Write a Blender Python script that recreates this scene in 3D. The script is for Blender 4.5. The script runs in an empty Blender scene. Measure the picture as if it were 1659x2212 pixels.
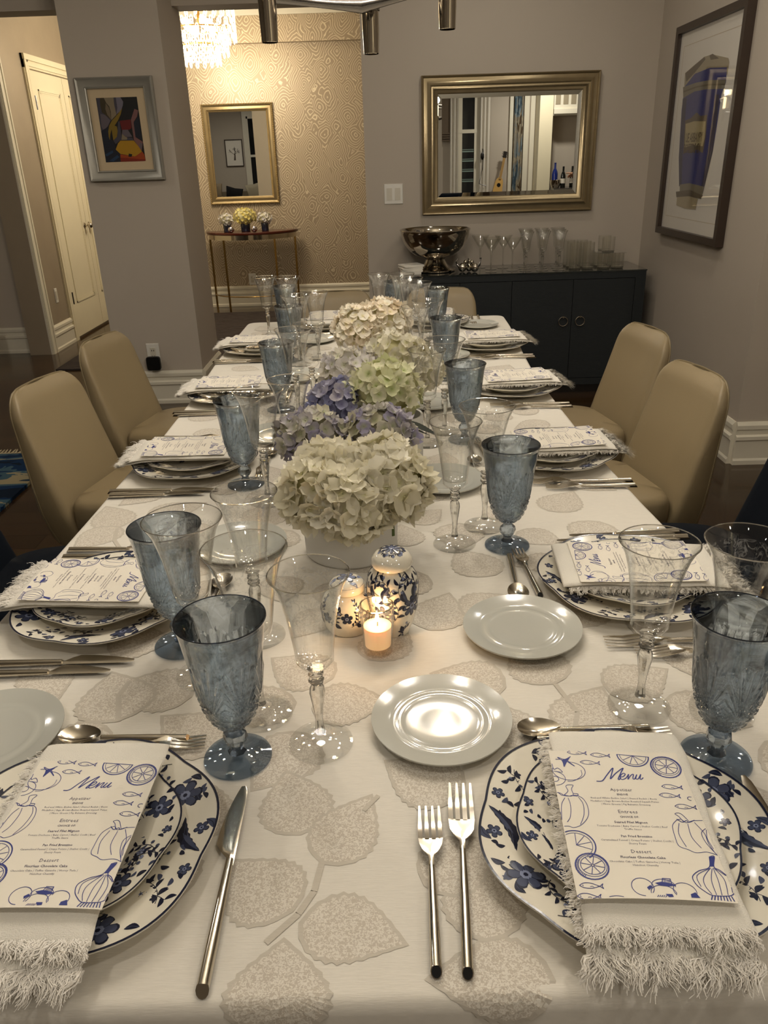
import bpy, math, random
from math import sin, cos, pi, radians as R, sqrt, atan2, hypot
from mathutils import Vector, Matrix
random.seed(7)
SC = bpy.context.scene
COL = SC.collection

# ---------------------------------------------------------------- camera
FPX, W_, H_ = 1690.0, 1659, 2212
def _n(v): return Vector(v).normalized()
F = _n((820 - 829.5, 349 - 1106, FPX))
D = _n((120.0, (FPX * FPX - 9.5 * 120.0) / 757.0, FPX))
RT = D.cross(F)
if RT.x < 0: RT = -RT
CAMZ = 1.35
right = Vector((RT.x, F.x, -D.x)); down = Vector((RT.y, F.y, -D.y)); fwd = Vector((RT.z, F.z, -D.z))
M = Matrix.Identity(4)
for i in range(3):
    M[i][0] = right[i]; M[i][1] = -down[i]; M[i][2] = -fwd[i]
M[2][3] = CAMZ
cam_d = bpy.data.cameras.new('camera'); cam = bpy.data.objects.new('camera', cam_d); COL.objects.link(cam)
cam.matrix_world = M
cam_d.sensor_fit = 'VERTICAL'; cam_d.sensor_height = 36.0; cam_d.lens = FPX / H_ * 36.0
cam_d.clip_start = 0.02; cam_d.clip_end = 60
SC.camera = cam

# ---------------------------------------------------------------- world, exposure, light
wd = bpy.data.worlds.new('world'); SC.world = wd; wd.use_nodes = True
wd.node_tree.nodes['Background'].inputs[0].default_value = (0.10, 0.092, 0.08, 1)
wd.node_tree.nodes['Background'].inputs[1].default_value = 0.05
SC.view_settings.view_transform = 'Standard'; SC.view_settings.look = 'None'
SC.view_settings.gamma = 1.0; SC.view_settings.use_curve_mapping = False
SC.view_settings.exposure = 0.40
cy = SC.cycles
cy.max_bounces = 12; cy.diffuse_bounces = 4; cy.glossy_bounces = 5; cy.transmission_bounces = 12
cy.transparent_max_bounces = 32
cy.caustics_reflective = False; cy.caustics_refractive = False
cy.sample_clamp_indirect = 4.0; cy.blur_glossy = 0.2
cy.use_denoising = True
cy.use_adaptive_sampling = True; cy.adaptive_threshold = 0.02

def light(name, kind, loc, power, color, size=0.1, rot=None):
    l = bpy.data.lights.new(name, kind); l.energy = power; l.color = color
    if kind == 'POINT': l.shadow_soft_size = size
    if kind == 'AREA': l.shape = 'DISK'; l.size = size
    o = bpy.data.objects.new(name, l); COL.objects.link(o); o.location = loc
    if rot: o.rotation_euler = rot
    return o
WARM = (1.0, 0.80, 0.55)
# kitchen light, plus unseen ceiling fills added to brighten the dining and living rooms
for x, y, p in ((-0.7, 0.1, 3.2), (0.75, 0.1, 3.2), (-0.1, -1.5, 2.5), (2.3, -1.6, 18.0), (-3.2, -1.0, 9.0),
                (-3.2, 3.4, 9.0), (0.6, 4.3, 3.0), (1.15, 3.0, 4.5), (-.6, 2.6, 2.0)):
    light('kitchen_and_fill_light', 'AREA', (x, y, 2.585), p, (1.0, 0.92, 0.81), 0.14)

# ---------------------------------------------------------------- helpers
def s2l(c): return c / 12.92 if c <= 0.04045 else ((c + 0.055) / 1.055) ** 2.4
def rgb(h):
    h = h.lstrip('#'); return tuple(s2l(int(h[i:i + 2], 16) / 255) for i in (0, 2, 4)) + (1.0,)

class MB:
    def __init__(s): s.v = []; s.f = []; s.m = []
    def add(s, vs, fs, mi=0, tf=None):
        b = len(s.v)
        s.v += [tuple(tf(Vector(p))) if tf else tuple(p) for p in vs]
        for f in fs: s.f.append(tuple(b + i for i in f)); s.m.append(mi)
        return s
    def box(s, x0, x1, y0, y1, z0, z1, mi=0, tf=None):
        vs = [(x, y, z) for z in (z0, z1) for y in (y0, y1) for x in (x0, x1)]
        return s.add(vs, [(0, 2, 3, 1), (4, 5, 7, 6), (0, 1, 5, 4), (2, 6, 7, 3), (0, 4, 6, 2), (1, 3, 7, 5)], mi, tf)
    def lathe(s, prof, n=32, mi=0, tf=None, rad=None, cap0=True, cap1=True, a0=0.0):
        vs = []; fs = []
        for j, (r, z) in enumerate(prof):
            for i in range(n):
                a = a0 + 2 * pi * i / n; rr = r if rad is None else rad(r, a, z, j)
                vs.append((rr * cos(a), rr * sin(a), z))
        for j in range(len(prof) - 1):
            for i in range(n):
                k = (i + 1) % n; fs.append((j * n + i, j * n + k, (j + 1) * n + k, (j + 1) * n + i))
        if cap0: fs.append(tuple(range(n - 1, -1, -1)))
        if cap1: fs.append(tuple((len(prof) - 1) * n + i for i in range(n)))
        return s.add(vs, fs, mi, tf)
    def tube(s, pts, rad, n=8, mi=0, cap=True, tf=None, flat=1.0):
        pts = [Vector(p) for p in pts]; vs = []; fs = []
        up = Vector((0, 0, 1))
        for i, p in enumerate(pts):
            t = (pts[min(i + 1, len(pts) - 1)] - pts[max(i - 1, 0)]).normalized()
            a = t.cross(up)
            if a.length < 1e-3: a = t.cross(Vector((1, 0, 0)))
            a.normalize(); b = a.cross(t).normalized()
            r = rad[i] if isinstance(rad, (list, tuple)) else rad
            for k in range(n):
                an = 2 * pi * k / n; vs.append(p + a * (r * cos(an)) + b * (r * flat * sin(an)))
        for i in range(len(pts) - 1):
            for k in range(n):
                q = (k + 1) % n; fs.append((i * n + k, i * n + q, (i + 1) * n + q, (i + 1) * n + k))
        if cap:
            fs.append(tuple(range(n - 1, -1, -1))); fs.append(tuple((len(pts) - 1) * n + k for k in range(n)))
        return s.add(vs, fs, mi, tf)
    def grid(s, fn, nu, nv, mi=0, tf=None, thick=None):
        vs = [fn(i / nu, j / nv) for j in range(nv + 1) for i in range(nu + 1)]
        fs = [(j * (nu + 1) + i, j * (nu + 1) + i + 1, (j + 1) * (nu + 1) + i + 1, (j + 1) * (nu + 1) + i) for j in range(nv) for i in range(nu)]
        return s.add(vs, fs, mi, tf)
    def loft(s, rings, mi=0, cap0=True, cap1=True, tf=None):
        n = len(rings[0]); vs = [p for r in rings for p in r]; fs = []
        for j in range(len(rings) - 1):
            for i in range(n):
                k = (i + 1) % n; fs.append((j * n + i, j * n + k, (j + 1) * n + k, (j + 1) * n + i))
        if cap0: fs.append(tuple(range(n - 1, -1, -1)))
        if cap1: fs.append(tuple((len(rings) - 1) * n + i for i in range(n)))
        return s.add(vs, fs, mi, tf)
    def ball(s, c, r, n=10, mi=0, sc=(1, 1, 1)):
        pr = [(max(1e-5, sin(pi * j / n)), -cos(pi * j / n)) for j in range(n + 1)]
        return s.lathe([(a * r, b * r) for a, b in pr], n + 4, mi, lambda p: Vector((c[0] + p.x * sc[0], c[1] + p.y * sc[1], c[2] + p.z * sc[2])), cap0=False, cap1=False)
    def build(s, name, mats, parent=None, loc=None, rotz=0.0, smooth=None, rot=None):
        me = bpy.data.meshes.new(name); me.from_pydata(s.v, [], s.f)
        if not isinstance(mats, (list, tuple)): mats = [mats]
        for m in mats: me.materials.append(m)
        if len(mats) > 1: me.polygons.foreach_set('material_index', s.m)
        if smooth is not None:
            me.polygons.foreach_set('use_smooth', [True] * len(s.f))
            if smooth < 179: me.set_sharp_from_angle(angle=R(smooth))
        me.update()
        return link(name, me, parent, loc, rotz, rot)
def link(name, me, parent=None, loc=None, rotz=0.0, rot=None):
    o = bpy.data.objects.new(name, me); COL.objects.link(o)
    if parent: o.parent = parent
    if loc is not None: o.location = loc
    if rot: o.rotation_euler = rot
    elif rotz: o.rotation_euler = (0, 0, rotz)
    return o
def tag(o, label, cat, group=None, kind=None):
    o['label'] = label; o['category'] = cat
    if group: o['group'] = group
    if kind: o['kind'] = kind
    return o
def thing(name, label, cat, loc=(0, 0, 0), rotz=0.0, group=None, rot=None):
    o = bpy.data.objects.new(name, None); COL.objects.link(o); o.empty_display_size = 0.05
    o.location = loc; o.rotation_euler = rot or (0, 0, rotz)
    return tag(o, label, cat, group)
KIDS = {}
def dup(root, loc, rotz=0.0, rot=None):
    r = root.copy(); COL.objects.link(r); r.location = loc; r.rotation_euler = rot or (0, 0, rotz)
    for ch in list(root.children):
        c = ch.copy(); COL.objects.link(c); c.parent = r
        for g in list(ch.children):
            d = g.copy(); COL.objects.link(d); d.parent = c
    return r
PROTO = {}
def inst(key, builder, loc, rotz, label, cat, group, name=None, rot=None):
    if key in PROTO:
        o = dup(PROTO[key], loc, rotz, rot)
    else:
        o = builder(); PROTO[key] = o; o.location = loc; o.rotation_euler = rot or (0, 0, rotz)
    return tag(o, label, cat, group)
def struct(o, label=None):
    o['kind'] = 'structure'
    if label: o['label'] = label
    return o

# ---------------------------------------------------------------- materials
def newmat(name):
    m = bpy.data.materials.new(name); m.use_nodes = True; nt = m.node_tree
    return m, nt, nt.nodes['Principled BSDF'], nt.nodes['Material Output']
def nd(nt, t, **kw):
    n = nt.nodes.new(t)
    for k, v in kw.items():
        if k in n.inputs: n.inputs[k].default_value = v
        else: setattr(n, k, v)
    return n
def P(name, col, rough=0.5, metal=0.0, spec=0.5, bump=0.0, bscale=200.0, var=0.0, vscale=8.0, sheen=0.0, sub=0.0, coat=0.0, emit=None, es=0.0, stretch=None):
    m, nt, b, out = newmat(name)
    c = rgb(col) if isinstance(col, str) else tuple(col) + (1,)
    b.inputs['Base Color'].default_value = c; b.inputs['Roughness'].default_value = rough
    b.inputs['Metallic'].default_value = metal; b.inputs['Specular IOR Level'].default_value = spec
    b.inputs['Sheen Weight'].default_value = sheen; b.inputs['Coat Weight'].default_value = coat
    if sub: b.inputs['Subsurface Weight'].default_value = sub; b.inputs['Subsurface Scale'].default_value = 0.01
    if emit: b.inputs['Emission Color'].default_value = rgb(emit); b.inputs['Emission Strength'].default_value = es
    tc = nd(nt, 'ShaderNodeTexCoord'); src = tc.outputs['Object']
    if stretch:
        mp = nd(nt, 'ShaderNodeMapping'); mp.inputs['Scale'].default_value = stretch
        nt.links.new(src, mp.inputs[0]); src = mp.outputs[0]
    if var or not bump:
        nz = nd(nt, 'ShaderNodeTexNoise', Scale=vscale, Detail=4.0); nt.links.new(src, nz.inputs['Vector'])
        mx = nd(nt, 'ShaderNodeMix', data_type='RGBA', blend_type='MULTIPLY'); v = var or 0.03
        rp = nd(nt, 'ShaderNodeMapRange'); rp.inputs[3].default_value = 1 - v; rp.inputs[4].default_value = 1 + v
        nt.links.new(nz.outputs[0], rp.inputs[0])
        mx.inputs[0].default_value = 1.0; mx.inputs[6].default_value = c
        nt.links.new(rp.outputs[0], mx.inputs[7]); nt.links.new(mx.outputs[2], b.inputs['Base Color'])
    if bump:
        nz = nd(nt, 'ShaderNodeTexNoise', Scale=bscale, Detail=3.0); nt.links.new(src, nz.inputs['Vector'])
        bp = nd(nt, 'ShaderNodeBump', Strength=bump, Distance=0.002); nt.links.new(nz.outputs[0], bp.inputs['Height'])
        nt.links.new(bp.outputs[0], b.inputs['Normal'])
    return m

M_wall = P('wall_paint', '#beb4a6', 0.75, spec=0.2, bump=0.15, bscale=350, var=0.03, vscale=2)
M_ceil = P('ceiling_paint', '#e6e0d2', 0.8, spec=0.1)
M_white = P('white_trim_paint', '#e2dcca', 0.35, spec=0.4, var=0.03)
M_cream = P('cream_door_paint', '#ece2c4', 0.4, spec=0.4, var=0.03)
M_plastic = P('white_plastic', '#e6e3da', 0.35)
M_blackp = P('black_plastic', '#0a0a0a', 0.3)
M_leather = P('taupe_leather', '#908062', 0.36, spec=0.45, bump=0.25, bscale=900, var=0.05, vscale=5)
M_navy = P('navy_velvet', '#060d17', 0.85, spec=0.1, sheen=0.03, bump=0.2, bscale=500)
M_seam = P('leather_piping', '#827457', 0.5)
M_darkleg = P('dark_stained_wood', '#1a120c', 0.35, var=0.15, vscale=30)
M_steel = P('polished_steel', '#c9c1b2', 0.16, 1.0, var=0.04)
M_chrome = P('polished_nickel', '#c4bcae', 0.09, 1.0)
M_brushed = P('satin_nickel', '#8f8b88', 0.24, 1.0, bump=0.1, bscale=120, var=0.12, vscale=14)
M_porc = P('pale_grey_porcelain', '#bebeb5', 0.12, spec=0.55, coat=0.4)
M_cream_p = P('cream_porcelain', '#e8e2d2', 0.1, spec=0.55, coat=0.4)
M_jar = P('white_glazed_porcelain', '#ebe4d2', 0.08, spec=0.55, coat=0.4)
M_vase = P('white_matte_ceramic', '#dcdad4', 0.5)
M_bl_dark = P('navy_glaze', '#1b2036', 0.15, spec=0.5)
M_bl_mid = P('slate_blue_glaze', '#434a62', 0.15, spec=0.5, var=0.25, vscale=120)
M_bl_lite = P('pale_blue_glaze', '#7f88a4', 0.15, spec=0.5, var=0.2, vscale=120)
M_linen = P('white_linen', '#ebe6da', 0.9, spec=0.1, bump=0.5, bscale=900, sheen=0.2)
M_fringe = P('linen_threads', '#efeae0', 0.9, spec=0.1, sheen=0.2)
M_card = P('card_stock', '#ece5d6', 0.7, spec=0.2)
M_ink = P('blue_ink', '#2a3580', 0.6)
M_inkg = P('grey_ink', '#6b6675', 0.7)
M_wood = P('walnut_table', '#3a2416', 0.35, var=0.2, vscale=12, stretch=(1, 8, 1))
M_side = P('charcoal_grasscloth', '#24282a', 0.55, spec=0.3, bump=0.6, bscale=160, var=0.18, vscale=60, stretch=(0.25, 0.25, 6))
M_red = P('mahogany_veneer', '#4a1f14', 0.2, var=0.2, vscale=10)
M_gold = P('antique_gold', '#9c8a66', 0.38, 0.7, var=0.15, vscale=25)
M_silverleaf = P('champagne_silver_leaf', '#a89878', 0.3, 0.8, var=0.12, vscale=20, bump=0.15, bscale=60)
M_pewter = P('pewter_frame', '#a3a096', 0.42, 0.45, var=0.08)
M_walnutf = P('dark_walnut_frame', '#3a2e26', 0.35, var=0.15, vscale=14)
M_mat = P('cream_mat_board', '#c9b594', 0.85)
M_matw = P('white_mat_board', '#ece6da', 0.85)
M_brass = P('brass', '#b08d4e', 0.25, 1.0)
M_wax = P('glowing_candle_wax', '#ffe2b8', 0.5, sub=0.4, emit='#ffb873', es=0.35)  # wax emission paints in the glow of the flame
M_wick = P('wick', '#111111', 0.9)
M_dark_in = P('hollow_shade_black', '#050505', 0.7)

def mirror_mat():
    m, nt, b, out = newmat('mirror_glass')
    b.inputs['Base Color'].default_value = (0.86, 0.88, 0.86, 1); b.inputs['Metallic'].default_value = 1; b.inputs['Roughness'].default_value = 0.0
    return m
M_mirror = mirror_mat()
def emis(name, col, s):
    m, nt, b, out = newmat(name); e = nd(nt, 'ShaderNodeEmission', Strength=s); e.inputs[0].default_value = rgb(col)
    nt.links.new(e.outputs[0], out.inputs[0]); return m
M_flame = emis('candle_flame', '#ffc070', 22)
M_bulb = emis('lamp_bulb', '#ffdfae', 18)

def glass(name, tint, edge, mixg=0.0, ior=1.45, etched=None, rough=0.0, fm=1.4, ep=2.6):
    """thin clear glass: transparent + fresnel reflection, optionally blended with solid refracting glass"""
    m, nt, b, out = newmat(name); nt.nodes.remove(b)
    tr = nd(nt, 'ShaderNodeBsdfTransparent'); lw = nd(nt, 'ShaderNodeLayerWeight', Blend=0.35)
    mc = nd(nt, 'ShaderNodeMix', data_type='RGBA'); mc.inputs[6].default_value = tint; mc.inputs[7].default_value = edge
    pw = nd(nt, 'ShaderNodeMath', operation='POWER'); pw.inputs[1].default_value = ep
    nt.links.new(lw.outputs['Facing'], pw.inputs[0]); nt.links.new(pw.outputs[0], mc.inputs[0]); nt.links.new(mc.outputs[2], tr.inputs[0])
    base = tr.outputs[0]
    if mixg > 0:
        g = nd(nt, 'ShaderNodeBsdfRefraction', IOR=ior, Roughness=rough); g.inputs[0].default_value = tint
        mg = nd(nt, 'ShaderNodeMixShader'); mg.inputs[0].default_value = mixg
        nt.links.new(base, mg.inputs[1]); nt.links.new(g.outputs[0], mg.inputs[2]); base = mg.outputs[0]
    if etched:
        z0, z1, sc = etched
        tc = nd(nt, 'ShaderNodeTexCoord'); sp = nd(nt, 'ShaderNodeSeparateXYZ'); nt.links.new(tc.outputs['Object'], sp.inputs[0])
        a = nd(nt, 'ShaderNodeMath', operation='GREATER_THAN'); a.inputs[1].default_value = z0
        c = nd(nt, 'ShaderNodeMath', operation='LESS_THAN'); c.inputs[1].default_value = z1
        nt.links.new(sp.outputs[2], a.inputs[0]); nt.links.new(sp.outputs[2], c.inputs[0])
        ml = nd(nt, 'ShaderNodeMath', operation='MULTIPLY'); nt.links.new(a.outputs[0], ml.inputs[0]); nt.links.new(c.outputs[0], ml.inputs[1])
        nz = nd(nt, 'ShaderNodeTexNoise', Scale=sc, Detail=1.0, Distortion=1.6); nt.links.new(tc.outputs['Object'], nz.inputs['Vector'])
        ab = nd(nt, 'ShaderNodeMath', operation='SUBTRACT'); ab.inputs[1].default_value = 0.5; nt.links.new(nz.outputs[0], ab.inputs[0])
        ab2 = nd(nt, 'ShaderNodeMath', operation='ABSOLUTE'); nt.links.new(ab.outputs[0], ab2.inputs[0])
        th = nd(nt, 'ShaderNodeMath', operation='LESS_THAN'); th.inputs[1].default_value = 0.03; nt.links.new(ab2.outputs[0], th.inputs[0])
        mm = nd(nt, 'ShaderNodeMath', operation='MULTIPLY'); nt.links.new(ml.outputs[0], mm.inputs[0]); nt.links.new(th.outputs[0], mm.inputs[1])
        m3 = nd(nt, 'ShaderNodeMath', operation='MULTIPLY'); m3.inputs[1].default_value = 0.16; nt.links.new(mm.outputs[0], m3.inputs[0])
        df = nd(nt, 'ShaderNodeBsdfDiffuse'); df.inputs[0].default_value = (0.8, 0.8, 0.78, 1)
        me = nd(nt, 'ShaderNodeMixShader'); nt.links.new(m3.outputs[0], me.inputs[0]); nt.links.new(base, me.inputs[1]); nt.links.new(df.outputs[0], me.inputs[2]); base = me.outputs[0]
    gl = nd(nt, 'ShaderNodeBsdfGlossy', Roughness=0.02); gl.inputs[0].default_value = (1, 1, 1, 1)
    fr = nd(nt, 'ShaderNodeFresnel', IOR=ior); gm = nd(nt, 'ShaderNodeNewGeometry')
    mr = nd(nt, 'ShaderNodeMapRange'); mr.inputs[3].default_value = ior; mr.inputs[4].default_value = 1 / ior
    nt.links.new(gm.outputs['Backfacing'], mr.inputs[0]); nt.links.new(mr.outputs[0], fr.inputs[0])
    ml_ = nd(nt, 'ShaderNodeMath', operation='MULTIPLY'); ml_.inputs[1].default_value = fm; ml_.use_clamp = True; nt.links.new(fr.outputs[0], ml_.inputs[0])
    ms = nd(nt, 'ShaderNodeMixShader'); nt.links.new(ml_.outputs[0], ms.inputs[0]); nt.links.new(base, ms.inputs[1]); nt.links.new(gl.outputs[0], ms.inputs[2])
    nt.links.new(ms.outputs[0], out.inputs[0])
    return m
M_gl_bowl = glass('clear_glass_bowl', (0.99, 0.99, 0.985, 1), (0.66, 0.67, 0.66, 1), 0.0, etched=(0.172, 0.207, 75.0))
M_gl_plain = glass('clear_glass', (0.985, 0.985, 0.975, 1), (0.6, 0.62, 0.62, 1), 0.0)
M_gl_solid = glass('clear_glass_stem', (0.97, 0.97, 0.96, 1), (0.75, 0.77, 0.77, 1), 0.75)
M_gl_foot = glass('clear_glass_foot', (0.995, 0.995, 0.99, 1), (0.85, 0.86, 0.86, 1), 0.03)
M_bg_bowl = glass('blue_cut_glass', (0.815, 0.875, 0.94, 1), (0.26, 0.33, 0.44, 1), 0.60, ior=1.5)
M_bg_stem = glass('blue_glass_stem', (0.74, 0.80, 0.87, 1), (0.3, 0.38, 0.45, 1), 0.7, ior=1.5)
M_bg_foot = glass('blue_glass_foot', (0.67, 0.73, 0.80, 1), (0.27, 0.32, 0.40, 1), 0.06, ior=1.5)
M_bg_rim = glass('blue_glass_rim', (0.30, 0.34, 0.42, 1), (0.1, 0.12, 0.16, 1), 0.1, ior=1.5)
M_pane = glass('window_pane', (0.9, 0.92, 0.92, 1), (0.8, 0.8, 0.8, 1), 0.0)
M_pict = glass('picture_glass', (0.985, 0.985, 0.985, 1), (0.96, 0.96, 0.96, 1), 0.0, ior=1.45, fm=0.75)

def cloth_mat(name, base, dark, speckle):
    m, nt, b, out = newmat(name)
    b.inputs['Roughness'].default_value = 0.75 if speckle is None else 0.62
    b.inputs['Specular IOR Level'].default_value = 0.25; b.inputs['Sheen Weight'].default_value = 0.1
    tc = nd(nt, 'ShaderNodeTexCoord')
    mp = nd(nt, 'ShaderNodeMapping'); mp.inputs['Scale'].default_value = (90, 900, 90); nt.links.new(tc.outputs['Object'], mp.inputs[0])
    nz = nd(nt, 'ShaderNodeTexNoise', Scale=1.0, Detail=2.0); nt.links.new(mp.outputs[0], nz.inputs['Vector'])
    mx = nd(nt, 'ShaderNodeMix', data_type='RGBA'); mx.inputs[6].default_value = rgb(base)
    d = rgb(base); mx.inputs[7].default_value = (d[0] * 0.86, d[1] * 0.86, d[2] * 0.85, 1)
    nt.links.new(nz.outputs[0], mx.inputs[0]); col = mx.outputs[2]
    h = nz.outputs[0]
    if speckle is not None:
        n2 = nd(nt, 'ShaderNodeTexNoise', Scale=420.0, Detail=1.5, Distortion=1.2); nt.links.new(tc.outputs['Object'], n2.inputs['Vector'])
        rp = nd(nt, 'ShaderNodeMapRange'); rp.inputs[1].default_value = speckle - 0.03; rp.inputs[2].default_value = speckle + 0.03; nt.links.new(n2.outputs[0], rp.inputs[0])
        m2 = nd(nt, 'ShaderNodeMix', data_type='RGBA'); m2.inputs[7].default_value = rgb(dark)
        nt.links.new(rp.outputs[0], m2.inputs[0]); nt.links.new(col, m2.inputs[6]); col = m2.outputs[2]
    nt.links.new(col, b.inputs['Base Color'])
    bp = nd(nt, 'ShaderNodeBump', Strength=0.25, Distance=0.001); nt.links.new(h, bp.inputs['Height']); nt.links.new(bp.outputs[0], b.inputs['Normal'])
    return m
M_cloth = cloth_mat('tablecloth_weave', '#ece6da', '#ece6da', None)
M_damask = cloth_mat('damask_leaf', '#e6dfd2', '#c5bbac', 0.5)
M_damask_e = cloth_mat('damask_leaf_edge', '#cfc7b9', '#cfc7b9', None)

def paper_mat():
    m, nt, b, out = newmat('agate_wallpaper')
    b.inputs['Roughness'].default_value = 0.42; b.inputs['Metallic'].default_value = 0.25
    tc = nd(nt, 'ShaderNodeTexCoord')
    nz = nd(nt, 'ShaderNodeTexNoise', Scale=4.5, Detail=2.0); nt.links.new(tc.outputs['Object'], nz.inputs['Vector'])
    sb = nd(nt, 'ShaderNodeVectorMath', operation='SUBTRACT'); sb.inputs[1].default_value = (0.5, 0.5, 0.5); nt.links.new(nz.outputs[1], sb.inputs[0])
    sc = nd(nt, 'ShaderNodeVectorMath', operation='SCALE'); sc.inputs[3].default_value = 0.09; nt.links.new(sb.outputs[0], sc.inputs[0])
    ad = nd(nt, 'ShaderNodeVectorMath', operation='ADD'); nt.links.new(tc.outputs['Object'], ad.inputs[0]); nt.links.new(sc.outputs[0], ad.inputs[1])
    mp = nd(nt, 'ShaderNodeMapping'); mp.inputs['Scale'].default_value = (1, 1, 0.78); nt.links.new(ad.outputs[0], mp.inputs[0])
    vo = nd(nt, 'ShaderNodeTexVoronoi', Scale=6.2); vo.feature = 'F1'; vo.distance = 'MINKOWSKI'; vo.inputs['Exponent'].default_value = 1.35; nt.links.new(mp.outputs[0], vo.inputs['Vector'])
    s = nd(nt, 'ShaderNodeMath', operation='MULTIPLY'); s.inputs[1].default_value = 56.0; nt.links.new(vo.outputs['Distance'], s.inputs[0])
    n2 = nd(nt, 'ShaderNodeTexNoise', Scale=16.0, Detail=2.0); nt.links.new(tc.outputs['Object'], n2.inputs['Vector'])
    n3 = nd(nt, 'ShaderNodeMath', operation='MULTIPLY_ADD'); n3.inputs[1].default_value = 4.0; nt.links.new(n2.outputs[0], n3.inputs[0]); nt.links.new(s.outputs[0], n3.inputs[2])
    si = nd(nt, 'ShaderNodeMath', operation='SINE'); nt.links.new(n3.outputs[0], si.inputs[0])
    rp = nd(nt, 'ShaderNodeMapRange'); rp.inputs[1].default_value = 0.45; rp.inputs[2].default_value = 1.0; nt.links.new(si.outputs[0], rp.inputs[0])
    mx = nd(nt, 'ShaderNodeMix', data_type='RGBA'); mx.inputs[6].default_value = rgb('#a5947c'); mx.inputs[7].default_value = rgb('#dccfb2')
    nt.links.new(rp.outputs[0], mx.inputs[0]); nt.links.new(mx.outputs[2], b.inputs['Base Color'])
    return m
M_paper = paper_mat()
def paper_plain():
    return P('metallic_plain_wallpaper', '#a39682', 0.45, 0.2, var=0.12, vscale=4)
M_paper2 = paper_plain()

def floor_mat():
    m, nt, b, out = newmat('dark_hardwood')
    b.inputs['Roughness'].default_value = 0.16; b.inputs['Specular IOR Level'].default_value = 0.5
    tc = nd(nt, 'ShaderNodeTexCoord')
    br = nd(nt, 'ShaderNodeTexBrick', Scale=1.0); br.inputs['Brick Width'].default_value = 1.4; br.inputs['Row Height'].default_value = 0.12
    br.inputs['Mortar Size'].default_value = 0.0015; br.inputs['Color1'].default_value = rgb('#4a3622'); br.inputs['Color2'].default_value = rgb('#3b2a1a'); br.inputs['Mortar'].default_value = rgb('#140c06')
    nt.links.new(tc.outputs['Object'], br.inputs['Vector'])
    mp = nd(nt, 'ShaderNodeMapping'); mp.inputs['Scale'].default_value = (2, 30, 1); nt.links.new(tc.outputs['Object'], mp.inputs[0])
    nz = nd(nt, 'ShaderNodeTexNoise', Scale=3.0, Detail=5.0); nt.links.new(mp.outputs[0], nz.inputs['Vector'])
    mx = nd(nt, 'ShaderNodeMix', data_type='RGBA', blend_type='MULTIPLY'); mx.inputs[0].default_value = 0.5
    nt.links.new(br.outputs[0], mx.inputs[6]); nt.links.new(nz.outputs[1], mx.inputs[7]); nt.links.new(mx.outputs[2], b.inputs['Base Color'])
    return m
M_floor = floor_mat()
def rug_mat(name, cols, scale, stretch):
    m, nt, b, out = newmat(name); b.inputs['Roughness'].default_value = 0.95; b.inputs['Specular IOR Level'].default_value = 0.1
    tc = nd(nt, 'ShaderNodeTexCoord'); mp = nd(nt, 'ShaderNodeMapping'); mp.inputs['Scale'].default_value = stretch; nt.links.new(tc.outputs['Object'], mp.inputs[0])
    nz = nd(nt, 'ShaderNodeTexNoise', Scale=scale, Detail=3.0, Distortion=1.0); nt.links.new(mp.outputs[0], nz.inputs['Vector'])
    cr = nd(nt, 'ShaderNodeValToRGB'); cr.color_ramp.interpolation = 'CONSTANT' if len(cols) > 3 else 'LINEAR'
    el = cr.color_ramp.elements; el[0].position = 0.0; el[0].color = rgb(cols[0])
    for i, c in enumerate(cols[1:]):
        if i == 0: e = el[1]; e.position = 0.40
        else: e = el.new(0.40 + 0.07 * i)
        e.color = rgb(c)
    nt.links.new(nz.outputs[0], cr.inputs[0]); nt.links.new(cr.outputs[0], b.inputs['Base Color'])
    bp = nd(nt, 'ShaderNodeBump', Strength=0.6, Distance=0.01); nt.links.new(nz.outputs[0], bp.inputs['Height']); nt.links.new(bp.outputs[0], b.inputs['Normal'])
    return m
M_rug = rug_mat('blue_wool_rug', ['#101c2c', '#142c4a', '#3c5460', '#8f8468', '#182c40'], 2.2, (1.0, 3.2, 1))
M_rug2 = rug_mat('charcoal_wool_rug', ['#1d1a1b', '#332d2c', '#463f3c'], 8.0, (1, 9, 1))

def petal_mat(name, c0, c1, heart):
    m, nt, b, out = newmat(name); b.inputs['Roughness'].default_value = 0.6; b.inputs['Specular IOR Level'].default_value = 0.25
    oi = nd(nt, 'ShaderNodeObjectInfo'); tc = nd(nt, 'ShaderNodeTexCoord')
    ln = nd(nt, 'ShaderNodeVectorMath', operation='LENGTH'); nt.links.new(tc.outputs['Object'], ln.inputs[0])
    mx = nd(nt, 'ShaderNodeMix', data_type='RGBA'); mx.inputs[6].default_value = rgb(c0); mx.inputs[7].default_value = rgb(c1); nt.links.new(oi.outputs['Random'], mx.inputs[0])
    rp = nd(nt, 'ShaderNodeMapRange'); rp.inputs[1].default_value = 0.001; rp.inputs[2].default_value = 0.010; rp.inputs[3].default_value = 0.75; rp.inputs[4].default_value = 0.0; nt.links.new(ln.outputs['Value'], rp.inputs[0])
    m2 = nd(nt, 'ShaderNodeMix', data_type='RGBA'); nt.links.new(rp.outputs[0], m2.inputs[0]); nt.links.new(mx.outputs[2], m2.inputs[6]); m2.inputs[7].default_value = rgb(heart)
    nt.links.new(m2.outputs[2], b.inputs['Base Color'])
    tl = nd(nt, 'ShaderNodeBsdfTranslucent'); nt.links.new(m2.outputs[2], tl.inputs[0])
    ms = nd(nt, 'ShaderNodeMixShader'); ms.inputs[0].default_value = 0.3; nt.links.new(b.outputs[0], ms.inputs[1]); nt.links.new(tl.outputs[0], ms.inputs[2]); nt.links.new(ms.outputs[0], out.inputs[0])
    return m
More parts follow.
